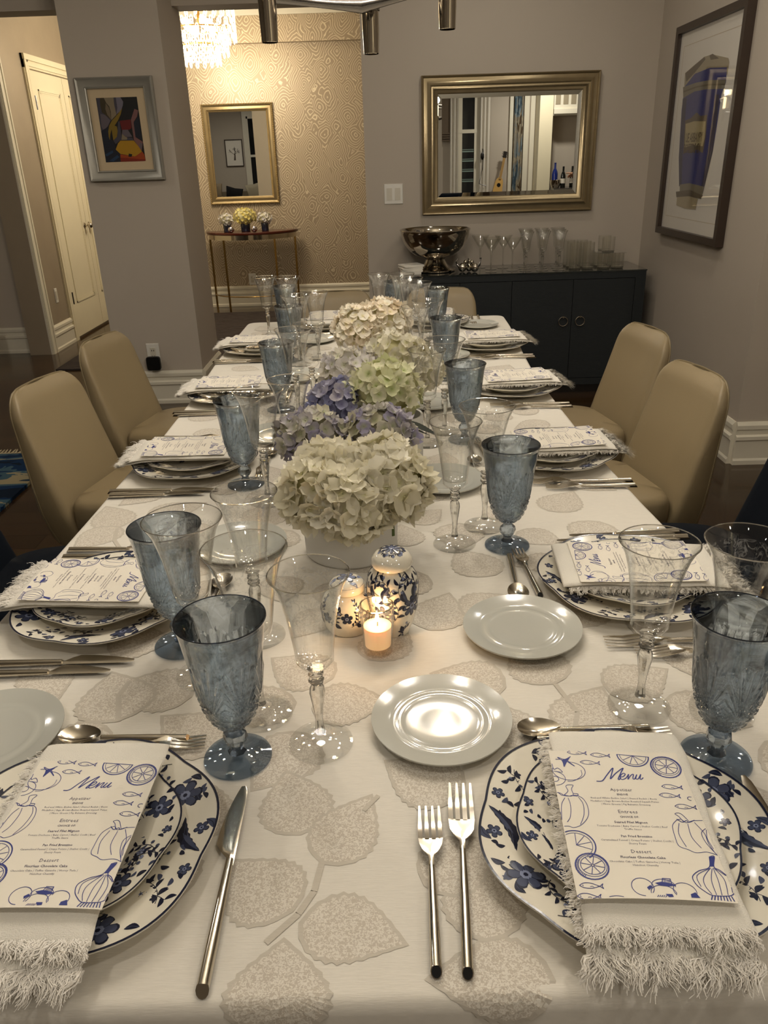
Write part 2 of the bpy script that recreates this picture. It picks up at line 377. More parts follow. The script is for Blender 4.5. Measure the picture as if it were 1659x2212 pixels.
PM = {
    'white': petal_mat('white_petals', '#f2eee0', '#ece6ce', '#d9d7a0'),
    'blush': petal_mat('blush_petals', '#f3efe0', '#f2e4ce', '#dfd59c'),
    'green': petal_mat('green_white_petals', '#f1edd4', '#dce0b0', '#b9c874'),
    'purple': petal_mat('purple_petals', '#a2a6ca', '#c6bfc0', '#918cb4'),
    'lavender': petal_mat('lavender_petals', '#b0abc8', '#d3ceb4', '#bcc294'),
    'pale': petal_mat('pale_petals', '#dcd8de', '#efeada', '#c9cba0'),
    'yellow': petal_mat('yellow_petals', '#f6edb0', '#eee08a', '#dcc95c'),
}
M_core = P('green_florets', '#7d8548', 0.8)
M_corew = P('cream_flower_heart', '#c9c49a', 0.8)  # cream core colour behind the florets
M_stem = P('green_stem', '#5c7038', 0.6)
M_leafd = P('dark_leaf', '#1d2418', 0.5)

# ---------------------------------------------------------------- room shell
TZ = 0.75                                   # tabletop height
CH = 2.60                                   # dining ceiling
def wallbox(name, boxes, mat, label=None):
    b = MB()
    for q in boxes: b.box(*q)
    return struct(b.build(name, mat), label)
b = MB(); b.box(-6.2, 4.2, -2.8, 8.6, -0.06, 0.0); struct(b.build('floor', M_floor))
b = MB(); b.box(-6.2, 4.2, -2.8, 5.32, CH, CH + 0.06); b.box(-6.2, 4.2, 5.32, 8.6, 2.72, 2.78); struct(b.build('ceiling', M_ceil))
wallbox('wall_back', [(-0.088, 4.2, 5.14, 5.32, 0, CH), (-6.2, -0.088, 5.14, 5.32, 2.175, CH + 0.12)], M_wall)
wallbox('wall_pillar', [(-1.665, -1.135, 4.80, 5.32, 0, CH)], M_wall)
wallbox('wall_right', [(1.615, 1.80, 3.46, 5.14, 0, CH)], M_wall)
wallbox('wall_right_front', [(1.80, 3.6, 3.46, 3.62, 0, CH)], M_wall)
wallbox('wall_far', [(-2.75, 1.1, 8.45, 8.6, 0, 2.72)], M_paper)
wallbox('wall_closet', [(-2.87, -2.70, 6.32, 8.45, 0, 2.72)], M_paper2)
wallbox('wall_far_right', [(0.9, 1.06, 5.32, 8.45, 0, 2.72)], M_paper2)
wallbox('wall_hall', [(-6.2, -2.87, 6.43, 6.58, 0, 2.72)], M_wall)
wallbox('wall_left', [(-6.2, -6.05, -2.8, 6.43, 0, 2.72)], M_wall)
wallbox('wall_front', [(-6.05, 4.2, -2.8, -2.62, 0, CH)], M_wall)
wallbox('wall_right_rear', [(3.6, 3.75, -2.62, 3.46, 0, CH)], M_wall)
# bulkhead strip across the papered wall, with its shadow line
wallbox('trim_1', [(-2.70, 0.9, 8.37, 8.45, 2.385, 2.60)], M_paper)

def moulding(name, segs, prof, mat, parent=None):
    """profile (depth, z) extruded along wall segments; each seg ((x0,y0),(x1,y1)) has the room on its left"""
    b = MB()
    for (x0, y0), (x1, y1) in segs:
        t = Vector((x1 - x0, y1 - y0)).normalized(); n = Vector((-t.y, t.x))
        r0 = [(x0 + n.x * d, y0 + n.y * d, z) for d, z in prof]; r1 = [(x1 + n.x * d, y1 + n.y * d, z) for d, z in prof]
        b.loft([r0, r1])
    return b.build(name, mat, parent, smooth=30)
BASE = [(0, 0), (0.022, 0), (0.022, 0.02), (0.016, 0.03), (0.016, 0.115), (0.024, 0.122), (0.024, 0.138), (0.012, 0.145), (0.012, 0.165), (0.018, 0.172), (0.018, 0.19), (0.006, 0.205), (0, 0.205)]
struct(moulding('baseboard_pillar', [((-1.135, 4.80), (-1.665, 4.80)), ((-1.135, 5.32), (-1.135, 4.80)), ((-1.665, 4.8), (-1.665, 5.32))], BASE, M_white))
struct(moulding('baseboard_right', [((1.615, 3.46), (1.615, 5.14)), ((1.80, 3.46), (1.615, 3.46))], BASE, M_white))
struct(moulding('baseboard_back', [((1.615, 5.14), (-0.088, 5.14))], BASE, M_white))
struct(moulding('baseboard_far', [((0.9, 8.45), (-2.70, 8.45))], BASE, M_white))
struct(moulding('baseboard_closet', [((-2.70, 6.85), (-2.70, 6.42))], BASE, M_white))
struct(moulding('baseboard_hall', [((-2.87, 6.43), (-6.0, 6.43))], BASE, M_white))
CROWN = [(0, 2.60), (0.02, 2.60), (0.03, 2.62), (0.07, 2.65), (0.09, 2.68), (0.12, 2.69), (0.12, 2.72), (0, 2.72)]
struct(moulding('trim_2', [((0.9, 8.37), (-2.70, 8.37))], CROWN, M_white))
# casings: beside the hall corner, and beyond the right return wall
def vcasing(name, x, y, w, h, mat=M_white, facing='+x', z0=0.0):
    b = MB()
    for a, c, d in ((0, 1, .012), (0.06, .94, .018), (.12, .55, .024), (0.72, 0.9, .026)):
        if facing == '+x': b.box(x, x + d, y + a * w, y + c * w, z0, h)
        else: b.box(x + a * w, x + c * w, y - d, y, z0, h)
    return struct(b.build(name, mat))
vcasing('trim_3', -2.70, 6.32, 0.10, 2.72)
vcasing('trim_4', 1.80, 3.46, 0.14, 2.3, facing='-y')
# the gray end face of the closet wall is part of its box; small baseboard block
# closet double doors in the left foyer wall
def door(name, ya, yb, hinge_left):
    d = MB(); x = -2.70
    d.box(x - 0.0, x + 0.014, ya, yb, 0.02, 2.075)
    o = struct(d.build(name, M_cream), 'cream panelled closet door')
    p = MB(); s = 0.095
    for z0, z1 in ((0.30, 1.95),):
        y0, y1 = ya + s, yb - s
        for k, (dd, xx) in enumerate(((0, 0.020), (0.012, 0.0175), (0.024, 0.015))):
            p.box(x + .014, x + xx, y0 + dd, y0 + dd + .011, z0 + dd, z1 - dd); p.box(x + .014, x + xx, y1 - dd - .011, y1 - dd, z0 + dd, z1 - dd)
            p.box(x + .014, x + xx, y0 + dd, y1 - dd, z0 + dd, z0 + dd + .011); p.box(x + .014, x + xx, y0 + dd, y1 - dd, z1 - dd - .011, z1 - dd)
    p.build('panel_moulding', M_cream, o)
    k = MB(); ky = yb - 0.05 if hinge_left else ya + 0.05
    k.tube([(x + .014, ky, .90), (x + .02, ky, .90)], [.026, .024], 16); k.tube([(x + .02, ky, .9), (x + .05, ky, .9)], .008, 10); k.ball((x + .066, ky, .9), .024, 10)
    k.build('door_knob', M_chrome, o, smooth=40)
    hy = ya + 0.004 if hinge_left else yb - .004
    for hz in (0.30, 1.80):
        h = MB(); h.tube([(x + .02, hy, hz), (x + .02, hy, hz + .10)], .007, 8); h.box(x + .012, x + .017, hy - .006, hy + .02, hz + .005, hz + .095); h.build('hinge', M_brushed, o, smooth=40)
    return o
door('door_1', 6.93, 7.585, True); door('door_2', 7.592, 8.25, False)
b = MB()
for yy in (6.83, 8.26):
    b.box(-2.70, -2.685, yy, yy + .095, 0, 2.18); b.box(-2.685, -2.675, yy + .01, yy + .05, 0, 2.16); b.box(-2.685, -2.678, yy + .06, yy + .085, 0, 2.12)
b.box(-2.70, -2.685, 6.83, 8.355, 2.085, 2.18); b.box(-2.685, -2.67, 6.83, 8.355, 2.14, 2.18); b.box(-2.685, -2.676, 6.86, 8.33, 2.10, 2.125)
struct(b.build('trim_5', M_cream), 'cream casing around the closet doors')

# wall plates
def wall_plate(label, loc, w, h, toggles, rot=0.0, sockets=False):
    t = thing('outlet_plate' if sockets else 'switch_plate', label, 'outlet' if sockets else 'light switch', loc, rot)
    m = MB(); m.loft([[(-w / 2, 0, -h / 2), (w / 2, 0, -h / 2), (w / 2, 0, h / 2), (-w / 2, 0, h / 2)], [(-w / 2 + .003, -.006, -h / 2 + .003), (w / 2 - .003, -.006, -h / 2 + .003), (w / 2 - .003, -.006, h / 2 - .003), (-w / 2 + .003, -.006, h / 2 - .003)]])
    m.build('plate', M_plastic, t)
    for x in toggles:
        s = MB(); s.box(x - .0165, x + .0165, -.009, -.0055, -.034, .034)
        r = s.build('socket' if sockets else 'rocker', P('ivory_rocker', '#d2ccbc', 0.35), t)
        if sockets:
            q = MB()
            for zz in (-.018, .018):
                q.box(x - .008, x - .005, -.0105, -.0085, zz - .005, zz + .005); q.box(x + .005, x + .008, -.0105, -.0085, zz - .005, zz + .005)
            q.build('slots', M_blackp, r)
    return t
wall_plate('white double rocker light switch left of the large silver mirror', (0.079, 5.139, 1.167), 0.115, 0.115, (-.025, .025))
wall_plate('white wall outlet low on the grey pillar above the black adapter', (-1.424, 4.799, 0.315), 0.078, 0.12, (0,), sockets=True)
t = thing('power_adapter', 'square black adapter plugged into the outlet on the grey pillar', 'adapter', (-1.423, 4.79, 0.258))
m = MB(); rr = []
for y, s in ((-.008, .040), (-.012, .043), (-.03, .043), (-.034, .040)):
    ring = []
    for k in range(24):
        a = 2 * pi * k / 24; e = 0.35
        ring.append((math.copysign(abs(cos(a)) ** e, cos(a)) * s, y, math.copysign(abs(sin(a)) ** e, sin(a)) * s))
    rr.append(ring)
m.loft(rr); m.build('housing', M_blackp, t, smooth=40)
m = MB(); m.box(-.006, -.004, -.008, .004, .03, .038); m.box(.004, .006, -.008, .004, .03, .038); m.build('prongs', M_steel, t)
wall_plate('white outlet on the gold papered wall under the half-moon console', (-1.36, 8.449, 0.27), 0.075, 0.115, (0,), sockets=True)
wall_plate('white switch plate on the strip of wall beside the closet door', (-2.699, 6.63, 0.42), 0.05, 0.115, (0,), rot=pi / 2)

# ---------------------------------------------------------------- dining table and cloth
LXY = [(.405, -.60), (1.18, -.578), (1.40, -.572), (1.60, -.568), (1.81, -.556), (2.08, -.556), (2.40, -.566), (2.65, -.574), (3.03, -.574), (3.31, -.572)]
RXY = [(.405, .512), (1.2, .494), (1.26, .487), (1.38, .478), (1.6, .466), (1.82, .461), (2.0, .458), (2.19, .457), (2.42, .459), (2.58, .466), (2.85, .482), (3.14, .497), (3.31, .50)]
def interp(tb, y):
    if y <= tb[0][0]: return tb[0][1]
    for (a, p), (c, q) in zip(tb, tb[1:]):
        if y <= c: k = (y - a) / (c - a); k = k * k * (3 - 2 * k) * .3 + k * .7; return p + (q - p) * k
    return tb[-1][1]
YN, YF, ER = 0.399, 3.315, 0.012
t = thing('dining_table', 'long dining table under the white leaf-patterned tablecloth', 'table', (-.045, 1.86, 0))
m = MB(); m.box(-.505, .485, -1.425, 1.425, .715, TZ - .006); m.build('tabletop', M_wood, t)
for sx in (-.42, .40):
    for sy in (-1.25, 1.25):
        m = MB(); m.tube([(sx, sy, 0), (sx, sy, .715)], [.03, .045], 12); m.build('leg', M_wood, t, smooth=40)
m = MB(); m.box(-.44, .42, -1.3, 1.3, .62, .715); m.build('apron', M_wood, t)
per = []
N = 60
for i in range(N + 1):
    y = YN + ER + .03 + (YF - YN - .06) * i / N; per.append((interp(RXY, min(y, YF)) - ER, y if i < N else YF - .03))
for k in range(1, 6): a = pi / 2 * k / 6; per.append((interp(RXY, YF) - ER - .03 + .03 * cos(a), YF - .03 + .03 * sin(a)))
for i in range(41): x = interp(RXY, YF) - .045 + (interp(LXY, YF) + .045 - (interp(RXY, YF) - .045)) * i / 40; per.append((x, YF))
for k in range(1, 6): a = pi / 2 + pi / 2 * k / 6; per.append((interp(LXY, YF) + ER + .03 + .03 * cos(a), YF - .03 + .03 * sin(a)))
for i in range(N + 1):
    y = YF - .03 + (YN + ER + .03 - YF + .03) * i / N; per.append((interp(LXY, y) + ER, y))
for k in range(1, 6): a = pi + pi / 2 * k / 6; per.append((interp(LXY, YN) + ER + .03 + .03 * cos(a), YN + ER + .03 + .03 * sin(a)))
for i in range(41): x = interp(LXY, YN) + .06 + (interp(RXY, YN) - .06 - (interp(LXY, YN) + .06)) * i / 40; per.append((x, YN + ER))
for k in range(1, 6): a = 3 * pi / 2 + pi / 2 * k / 6; per.append((interp(RXY, YN) - ER - .03 + .03 * cos(a), YN + ER + .03 + .03 * sin(a)))
n = len(per); nor = []
for i in range(n):
    a, c = per[i - 1], per[(i + 1) % n]; tx, ty = c[0] - a[0], c[1] - a[1]; l = hypot(tx, ty) or 1; nor.append((ty / l, -tx / l))
cl = []
acc = 0; arc = []
for i in range(n): arc.append(acc); acc += hypot(per[(i + 1) % n][0] - per[i][0], per[(i + 1) % n][1] - per[i][1])
rings = []
for off, dz, wv in ((0, 0, 0), (.004, -.0007, 0), (.008, -.003, 0), (.011, -.007, 0), (.0122, -.013, 0.0), (.013, -.05, .1), (.016, -.11, .4), (.02, -.18, .8), (.024, -.225, 1.0)):
    rings.append([(per[i][0] + nor[i][0] * (off + wv * .014 * sin(arc[i] * 23 + 2 * sin(arc[i] * 5))), per[i][1] + nor[i][1] * (off + wv * .014 * sin(arc[i] * 23 + 2 * sin(arc[i] * 5))), TZ + dz) for i in range(n)])
m = MB(); m.loft(rings[::-1], cap0=False, cap1=True)
cloth = m.build('tablecloth', M_cloth, smooth=60)
tag(cloth, 'white damask tablecloth with woven grey leaves over the dining table', 'tablecloth')
cloth['kind'] = 'thing'; del cloth['kind']

def leaf_outline(L, Wd, seed=0, n=20):
    rnd = random.Random(seed); pts = []
    for i in range(n + 1):
        s = i / n; w = Wd * (sin(pi * s ** 0.72) ** 0.85) * (1 + .04 * ((i % 2) * 2 - 1)) * (1 - .35 * s ** 4)
        pts.append((w / 2, L * s))
    for i in range(n - 1, 0, -1):
        s = i / n; w = Wd * (sin(pi * s ** 0.72) ** 0.85) * (1 - .04 * ((i % 2) * 2 - 1)) * (1 - .35 * s ** 4)
        pts.append((-w / 2, L * s))
    return pts
m = MB()
LZ = TZ + .0003
LEAFH = [0.0]
def clothmap(x, y):
    if y >= YN + ER: return (x, y, LZ + LEAFH[0])
    a = (YN + ER - y) / ER
    if a > pi / 2: e_ = (a - pi / 2) * ER; return (x, YN - .0015 - e_ * .075, TZ - ER - e_)
    return (x, YN + ER - ER * 1.03 * sin(a), TZ - ER + ER * cos(a) + .0006 + LEAFH[0])
placed = []
def leafshape(x, y, ang, L, Wd, seed):
    LEAFH[0] = (LEAFH[0] + .00004) % .0005
    pts = leaf_outline(L, Wd, seed); ca, sa = cos(ang), sin(ang); cxm = 0; cym = L * .45
    bend = (seed % 5 - 2) * .8
    def tr(p, k=1.0):
        px = cxm + (p[0] - cxm) * k + bend * (p[1] / L - .5) ** 2 * L * .12; py = cym + (p[1] - cym) * k
        return clothmap(x + px * ca - py * sa, y + px * sa + py * ca)
    o = [tr(p) for p in pts]; i1 = [tr(p, .9) for p in pts]; nn = len(pts); c = tr((0, cym))
    m.add(o + i1, [(i, (i + 1) % nn, nn + (i + 1) % nn, nn + i) for i in range(nn)], 1)
    rg = [[tr(p, kk) for p in pts] for kk in (.9, .72, .54, .36, .18)]
    m.add([p for r_ in rg for p in r_] + [c], [(j * nn + i, j * nn + (i + 1) % nn, (j + 1) * nn + (i + 1) % nn, (j + 1) * nn + i) for j in range(4) for i in range(nn)] + [(4 * nn + i, 4 * nn + (i + 1) % nn, 5 * nn) for i in range(nn)], 0)
    placed.append((x - sin(ang) * L * .45, y + cos(ang) * L * .45, max(L, Wd) * .5))
def stalk(pts, w):
    LEAFH[0] = .00052
    for (x0, y0), (x1, y1) in zip(pts, pts[1:]):
        l = hypot(x1 - x0, y1 - y0); nx, ny = -(y1 - y0) / l * w / 2, (x1 - x0) / l * w / 2
        m.add([clothmap(x0 + nx, y0 + ny), clothmap(x0 - nx, y0 - ny), clothmap(x1 - nx, y1 - ny), clothmap(x1 + nx, y1 + ny)], [(0, 1, 2, 3)], 1)
MAN = [(-.094, .571, 15, .095, .078, 1), (-.073, .535, -28, .100, .070, 2), (-.096, .483, 48, .088, .08, 3), (-.088, .478, -104, .098, .070, 4),
       (-.102, .374, -4, .086, .088, 5), (.122, .418, 88, .105, .075, 6), (.07, .45, -5, .10, .075, 7), (.02, .51, -55, .09, .07, 8),
       (-.19, .70, 60, .11, .085, 9), (-.25, .80, 75, .11, .09, 10), (-.33, .75, 20, .11, .10, 11), (-.33, .73, 115, .10, .08, 12),
       (-.10, .72, 150, .105, .085, 13), (-.08, .82, 60, .10, .085, 14), (-.03, .86, -30, .10, .075, 15), (-.12, .78, 100, .11, .08, 16),
       (.20, .80, 20, .10, .085, 17), (.20, .70, -30, .11, .085, 18), (.26, .78, -60, .10, .08, 19), (.14, .80, 70, .10, .085, 20), (.32, .76, -120, .1, .08, 21),
       (.05, .93, -20, .11, .085, 22), (.10, .97, -60, .10, .085, 23), (.16, 1.08, 30, .11, .085, 24), (-.50, 1.30, 25, .12, .085, 25), (-.5, 1.31, 150, .11, .08, 26), (-.46, 1.35, -60, .12, .08, 27),
       (-.20, .50, 40, .09, .08, 28), (-.185, .57, 20, .09, .06, 29)]
for q in MAN: leafshape(q[0], q[1], R(q[2]), *q[3:])
stalk([(-.073, .537), (-.078, .505), (-.09, .482), (-.115, .455)], .006); stalk([(-.02, .62), (-.035, .60)], .005)
stalk([(-.33, .75), (-.345, .80), (-.34, .83)], .007); stalk([(.20, .70), (.215, .745), (.20, .80)], .006); stalk([(-.5, 1.30), (-.49, 1.25), (-.46, 1.2)], .007)
rnd = random.Random(3); tries = 0
while tries < 3500:
    tries += 1
    x = rnd.uniform(-.52, .42); y = rnd.uniform(.46, 3.2); L = rnd.uniform(.085, .115); ang = rnd.uniform(0, 2 * pi)
    cx_, cy_ = x - sin(ang) * L * .45, y + cos(ang) * L * .45
    if not (interp(LXY, cy_) + .065 < cx_ < interp(RXY, cy_) - .065 and .48 < cy_ < 3.22): continue
    if any(hypot(cx_ - a, cy_ - c_) < r + L * .42 for a, c_, r in placed): continue
    leafshape(x, y, ang, L, L * rnd.uniform(.72, .88), 30 + tries)
m.build('woven_leaf_pattern', [M_damask, M_damask_e], cloth)['kind'] = 'stuff'

# ---------------------------------------------------------------- tableware builders
TT = TZ + .0010      # resting height on the cloth
def scallop(a, n=6, amp=.034): return 1 + amp * (abs(cos(n * a / 2)) ** 1.4 * 2 - 1) * .8
def plate_z(q, Rr, deep):
    """surface height of a plate at radius fraction q"""
    pts = [(0, .006), (.52, .006), (.60, .0075), (.68, .5 * deep), (.80, .72 * deep), (1.0, deep)]
    for (a, p), (c, r) in zip(pts, pts[1:]):
        if q <= c: k = (q - a) / (c - a); return p + (r - p) * k
    return deep
def plate_mesh(Rr, deep, scal, n=96):
    m = MB(); qs = [0, .25, .5, .56, .6, .64, .68, .74, .8, .9, .97, 1.0]
    prof = [(Rr * q, plate_z(q, Rr, deep), q) for q in qs if q > 0] + [(Rr * 1.003, deep - .001, 1), (Rr * .99, deep - .003, 1), (Rr * .82, .72 * deep - .004, .8), (Rr * .62, .003, .6), (Rr * .6, .0, .58), (Rr * .57, .0, .55), (Rr * .55, .003, .5), (Rr * .1, .003, .1)]
    rings = []
    for r, z, q in prof:
        rings.append([((r * (1 + (scallop(2 * pi * k / n) - 1) * max(0, (q - .55) / .45) ** 1.0 if scal else r) if scal else r) * cos(2 * pi * k / n),
                       (r * (1 + (scallop(2 * pi * k / n) - 1) * max(0, (q - .55) / .45)) if scal else r) * sin(2 * pi * k / n), z) for k in range(n)])
    if scal:
        rings = [[(r * (1 + (scallop(2 * pi * k / n) - 1) * max(0, (q - .55) / .45)) * cos(2 * pi * k / n), r * (1 + (scallop(2 * pi * k / n) - 1) * max(0, (q - .55) / .45)) * sin(2 * pi * k / n), z) for k in range(n)] for r, z, q in prof]
    m.loft(rings[::-1], cap0=True, cap1=True)
    return m

class Floral:
    """flat printed sprays: flowers, leaves, stems, mapped on to a glazed surface"""
    def __init__(s, fmap, seed=0): s.m = MB(); s.f = fmap; s.r = random.Random(seed); s.h = .00025
    def poly(s, pts, mi, h=0, c=None):
        n = len(pts); cx = sum(p[0] for p in pts) / n if c is None else c[0]; cyy = sum(p[1] for p in pts) / n if c is None else c[1]
        vs = [s.f(p[0], p[1], s.h + h) for p in pts] + [s.f(cx, cyy, s.h + h)]
        s.m.add(vs, [(i, (i + 1) % n, n) for i in range(n)], mi)
    def line(s, pts, w, mi=0, h=0):
        for a, b_ in zip(pts, pts[1:]):
            l = hypot(b_[0] - a[0], b_[1] - a[1]) or 1e-6; nx, ny = -(b_[1] - a[1]) / l * w / 2, (b_[0] - a[0]) / l * w / 2
            s.m.add([s.f(a[0] + nx, a[1] + ny, s.h + h), s.f(a[0] - nx, a[1] - ny, s.h + h), s.f(b_[0] - nx, b_[1] - ny, s.h + h), s.f(b_[0] + nx, b_[1] + ny, s.h + h)], [(0, 1, 2, 3)], mi)
    def leaf(s, x, y, a, L, w, mi=0, jag=0):
        pts = []; n = 14 if L > .02 else 7
        for sgn in (1, -1):
            rng = range(n + 1) if sgn == 1 else range(n - 1, 0, -1)
            for i in rng:
                k = i / n; ww = w * sin(pi * k) ** .8 * (1 + jag * (i % 2)); px, py = L * k, sgn * ww / 2 + .15 * L * sin(pi * k)
                pts.append((x + px * cos(a) - py * sin(a), y + px * sin(a) + py * cos(a)))
        s.poly(pts, mi)
        if L > .02:
            pp = []
            for i in range(n + 1): k = i / n; ww = w * .8 * sin(pi * k) ** .8; px, py = L * k, -ww / 2 + .15 * L * sin(pi * k); pp.append((x + px * cos(a) - py * sin(a), y + px * sin(a) + py * cos(a)))
            for i in range(n - 1, 0, -1): k = i / n; px, py = L * k, .15 * L * sin(pi * k); pp.append((x + px * cos(a) - py * sin(a), y + px * sin(a) + py * cos(a)))
            s.poly(pp, 1, .00006)
        if L > .012: s.line([(x + L * .08 * cos(a) - (.15 * L * sin(pi * .08)) * sin(a), y + L * .08 * sin(a) + .15 * L * sin(pi * .08) * cos(a)), (x + L * .5 * cos(a) - .15 * L * sin(a), y + L * .5 * sin(a) + .15 * L * cos(a)), (x + L * .92 * cos(a), y + L * .92 * sin(a))], .0006, 1 if mi == 0 else 0, .0001)
    def flower(s, x, y, r, n=6, mi=1):
        a0 = s.r.uniform(0, 6)
        for big, mm, h in ((1.0, 0, 0), (.88, mi, .0001)):
            pts = []; q0 = s.r.uniform(.3, .5)
            for k in range(n * 6):
                a = a0 + 2 * pi * k / (n * 6); pts.append((x + r * big * (.55 + .45 * abs(sin(n * a / 2 - n * a0 / 2)) ** .6) * cos(a), y + r * big * (.55 + .45 * abs(sin(n * a / 2 - n * a0 / 2)) ** .6) * sin(a)))
            s.poly(pts, mm, h, (x, y))
        for k in range(n):
            a = a0 + 2 * pi * k / n; s.line([(x + r * .25 * cos(a), y + r * .25 * sin(a)), (x + r * .55 * cos(a), y + r * .55 * sin(a))], .0005, 0, .0002)
        s.poly([(x + r * .3 * cos(k * pi / 4), y + r * .3 * sin(k * pi / 4)) for k in range(8)], 2, .0002)
        s.poly([(x + r * .13 * cos(k * pi / 3), y + r * .13 * sin(k * pi / 3)) for k in range(6)], 0, .0003)
    def sprig(s, x, y, a, L, curl=1.5):
        pts = [(x, y)]; n = 9
        for i in range(n):
            a += curl / n; x += L / n * cos(a); y += L / n * sin(a); pts.append((x, y))
            if i % 2 == 0: s.leaf(x, y, a + 1.0, L * .24, L * .10, s.r.choice((0, 0, 1)))
            else:
                if s.r.random() < .5: s.leaf(x, y, a - 1.0, L * .24, L * .10, 0)
                else:
                    q = (x + L * .12 * cos(a - 1.2), y + L * .12 * sin(a - 1.2)); s.line([(x, y), q], .0005); s.poly([(q[0] + .0022 * cos(k), q[1] + .0022 * sin(k)) for k in range(6)], s.r.choice((1, 2)))
        s.line(pts, .0007)
        return x, y, a
def plate_print(Rr, deep, seed):
    def f(x, y, h):
        a = atan2(y, x); r = hypot(x, y); ro = Rr * (1 + (scallop(a) - 1)); q = min(r / ro, 1.0)
        return (x, y, plate_z(q, Rr, deep) + h)
    fl = Floral(f, seed); rd = fl.r
    n = 12 if Rr > .12 else 11; rm = Rr * .80; sw = Rr * .085
    for k in range(n):
        a = 2 * pi * k / n + .2; kind = k % 3; tx = a + pi / 2
        cx_, cy_ = rm * cos(a), rm * sin(a)
        if kind == 0:
            fl.flower(cx_ * 1.02, cy_ * 1.02, sw * 1.6, 6, 1); fl.sprig(Rr * .68 * cos(a + .12), Rr * .68 * sin(a + .12), a + .3, Rr * .26, 2.2)
            for da, rr_ in ((.13, .70), (-.14, .9), (.15, .92), (-.12, .7)):
                fl.leaf(Rr * rr_ * cos(a + da), Rr * rr_ * sin(a + da), a + rd.uniform(-2, 2), Rr * .10, Rr * .05, 0)
        elif kind == 1:
            fl.sprig(Rr * .9 * cos(a - .12), Rr * .9 * sin(a - .12), tx + .3, Rr * .33, 1.6); fl.flower(Rr * .73 * cos(a - .1), Rr * .73 * sin(a - .1), sw * .55, 5, 2)
            fl.flower(Rr * .90 * cos(a + .2), Rr * .90 * sin(a + .2), sw * .6, 5, 1)
        else:
            fl.leaf(Rr * .94 * cos(a - .16), Rr * .94 * sin(a - .16), tx + .45, Rr * .42, Rr * .075, 0, .3)
            fl.leaf(Rr * .93 * cos(a + .16), Rr * .93 * sin(a + .16), tx - 2.5, Rr * .13, Rr * .06, 1); fl.flower(Rr * .9 * cos(a + .08), Rr * .9 * sin(a + .08), sw * .7, 5, 1)
            fl.leaf(Rr * .70 * cos(a + .18), Rr * .70 * sin(a + .18), tx, Rr * .12, Rr * .06, 0)
    for k in range(n):
        a = 2 * pi * k / n + .45; fl.sprig(Rr * .66 * cos(a), Rr * .66 * sin(a), a + pi / 2 - .2, Rr * .34, -1.3 if k % 2 else 1.0)
    for k in range(n * 4):
        a = rd.uniform(0, 2 * pi); r_ = Rr * rd.uniform(.66, .95); fl.leaf(r_ * cos(a), r_ * sin(a), rd.uniform(0, 6), Rr * rd.uniform(.05, .08), Rr * .035, rd.choice((0, 0, 1)))
    for k in range(5):
        a = rd.uniform(0, 2 * pi); fl.flower(Rr * .3 * cos(a), Rr * .3 * sin(a), sw * .8, 6, 1)
    # navy rim line
    K = 120; rim = []
    for w0, w1 in ((.984, 1.0),):
        vs = []
        for k in range(K):
            a = 2 * pi * k / K; ro = Rr * scallop(a)
            vs += [f(ro * w0 * cos(a), ro * w0 * sin(a), .0006), (ro * 1.001 * cos(a), ro * 1.001 * sin(a), deep + .0005)]
        fl.m.add(vs, [(2 * k, 2 * k + 1, (2 * k + 3) % (2 * K), (2 * k + 2) % (2 * K)) for k in range(K)], 0)
    return fl.m
def patterned_plate(Rr, deep, name, seed):
    def go():
        t = thing(name, '', 'plate')
        plate_mesh(Rr, deep, True).build('dish', M_cream_p, t, smooth=50)
        o = plate_print(Rr, deep, seed).build('floral_print', [M_bl_dark, M_bl_mid, M_bl_lite], t); o['kind'] = 'stuff'
        return t
    return go
def bread_plate():
    m = plate_mesh(.081, .013, False, 64); return m.build('bread_plate', M_porc, smooth=50)

